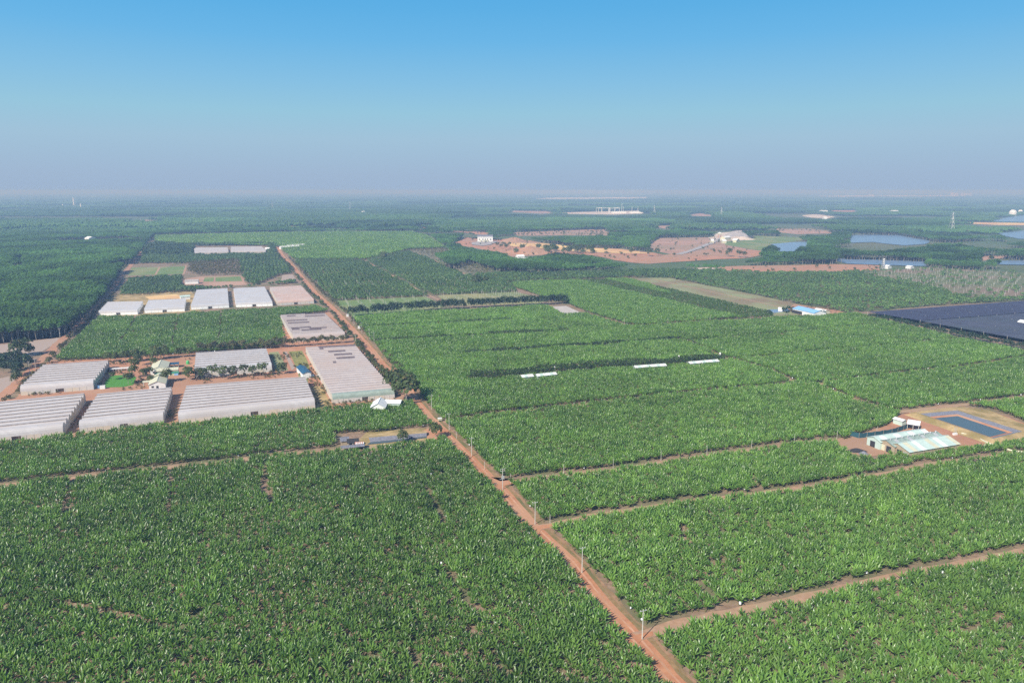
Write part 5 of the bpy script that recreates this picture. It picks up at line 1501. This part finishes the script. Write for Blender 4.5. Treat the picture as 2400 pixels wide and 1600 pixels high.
e = empty('white_rack', (x, y, 0), ROW_ANG, label='white slatted growing rack between the lawn and the yard trees', cat='rack')
for i in range(8):
    MB().box(-6 + i * 1.6, -5.9 + i * 1.6, -1.6, 1.6, 0, 1.5).build('frame', M_WHITE, e)
for j in range(5):
    MB().box(-6.2, 5.4, -1.5 + j * .72, -1.2 + j * .72, 1.505, 1.6).build('slat', M_WHITE, e)
for i, (a, b, lab) in enumerate(((1301, 873, 'small white tank on a stand at the left white sheds'), (1591, 849, 'small white tank on a stand between the white sheds'), (1687, 842, 'small white tank on a stand at the right end of the white sheds'))):
    x, y = P(a, b)
    e = empty('tank_stand', (x, y, 0), label=lab, cat='tank stand', group='tank stands beside the windbreak')
    for s in ((-.5, -.5), (.5, -.5), (.5, .5), (-.5, .5)):
        MB().tube((*s, 0), (*s, 3.2), .08, n=4).build('leg', M_STEEL, e)
    MB().lathe([(.7, 3.2), (.7, 4.4), (.2, 4.7)], 10).build('tank', M_WHITE, e)
x, y = P(2238, 1019)
e = empty('water_pump', (x, y, 0), ROW_ANG, label='steel pipe frame with a pump between the packing house and the reservoir', cat='pump')
for a in (-.8, 0, .8):
    MB().tube((a, 0, 0), (a, 0, 3.8), .07, n=5).build('pipe', M_STEEL, e)
MB().box(-1, 1, -.5, .5, 0, .9).build('pump', M_WHITE, e)

wx, wy = grid_points(poly_bounds([(-40, 830), (930, 1010)]), 2.6, 2.6, .3, .5)
px, py = proj(wx, wy, 0.0)
k = inpoly(px, py, [(-40, 960), (40, 900), (100, 845), (255, 838), (460, 826), (660, 808), (800, 800), (930, 925), (925, 945), (740, 962), (-40, 1040)])
for lab, a, b, c, d, n_, kw in GH:
    k &= ~inpoly(px, py, [a, b, c, d])
for q in ([(355, 866), (425, 845), (425, 880), (360, 900)], [(243, 880), (320, 876), (315, 908), (240, 910)]):
    k &= ~inpoly(px, py, q)
k &= (vnoise(wx / 9, wy / 9, 80) > .60) & (dist_line(wx, wy, TLW) > 4) & (dist_line(wx, wy, ROAD) > 5)
wx, wy = wx[k], wy[k]
gn_scatter('yard_weeds', dict(x=wx, y=wy, rot=RNG.uniform(0, 6.28, wx.size), scale=RNG.uniform(.22, .6, wx.size), tint=RNG.uniform(-.2, .7, wx.size), variant=RNG.integers(0, 3, wx.size)),
           [joined('weed_%d' % i, c, t, M_OLIVE, M_BARK) for i, (c, t) in enumerate(SHRUB[:3])])
qx_, qy_ = [], []
for q, sp, keep in (([(1066, 568), (1090, 556), (1165, 563), (1276, 570), (1455, 583), (1560, 598), (1386, 598), (1270, 598), (1200, 602), (1160, 590)], 13, .10), ([(1519, 574), (1545, 558), (1672, 556), (1784, 588), (1740, 606), (1519, 619), (1386, 600)], 14, .10),
                    ([(1200, 545), (1330, 540), (1432, 537), (1432, 552), (1215, 553)], 12, .35), ([(1818, 536), (1951, 542), (1950, 547), (1830, 545)], 12, .3), ([(1596, 630), (1800, 622), (2065, 621), (2062, 633), (1800, 637)], 8, .10), ([(962, 529), (1148, 545), (1140, 551), (985, 537)], 10, .2)):
    x, y = grid_points(poly_bounds(q), sp, sp, .4, .5)
    px, py = proj(x, y, 0.0)
    k = inpoly(px, py, q) & (RNG.random(x.size) < keep * 2.2 * vnoise(x / 60, y / 60, 70))
    qx_.append(x[k]); qy_.append(y[k])
qx_, qy_ = np.concatenate(qx_), np.concatenate(qy_)
gn_scatter('quarry_scrub', dict(x=qx_, y=qy_, rot=RNG.uniform(0, 6.28, qx_.size), scale=RNG.uniform(.6, 1.7, qx_.size), tint=RNG.uniform(-.5, .5, qx_.size), variant=RNG.integers(0, 3, qx_.size)),
           [joined('scrub_%d' % i, c, t, M_SHADE, M_BARK) for i, (c, t) in enumerate(SHRUB[:3])])

# ------------------------------------------------------------------ haze
def haze():
    mb = MB().box(-46000, 46000, -46000, 46000, -1.5, 113)
    m = bpy.data.materials.new('haze_air')
    m.use_nodes = True
    nt = m.node_tree
    nt.nodes.remove(nt.nodes['Principled BSDF'])
    pv = nt.nodes.new('ShaderNodeVolumePrincipled')
    pv.inputs['Color'].default_value = (0.25, 0.40, 0.68, 1)
    pv.inputs['Absorption Color'].default_value = (0.49, 0.25, 0.0, 1)
    pv.inputs['Density'].default_value = 0.00027
    pv.inputs['Anisotropy'].default_value = 0.0
    nt.links.new(pv.outputs[0], nt.nodes['Material Output'].inputs['Volume'])
    return tag(mb.build('haze', m), kind='stuff')
haze()
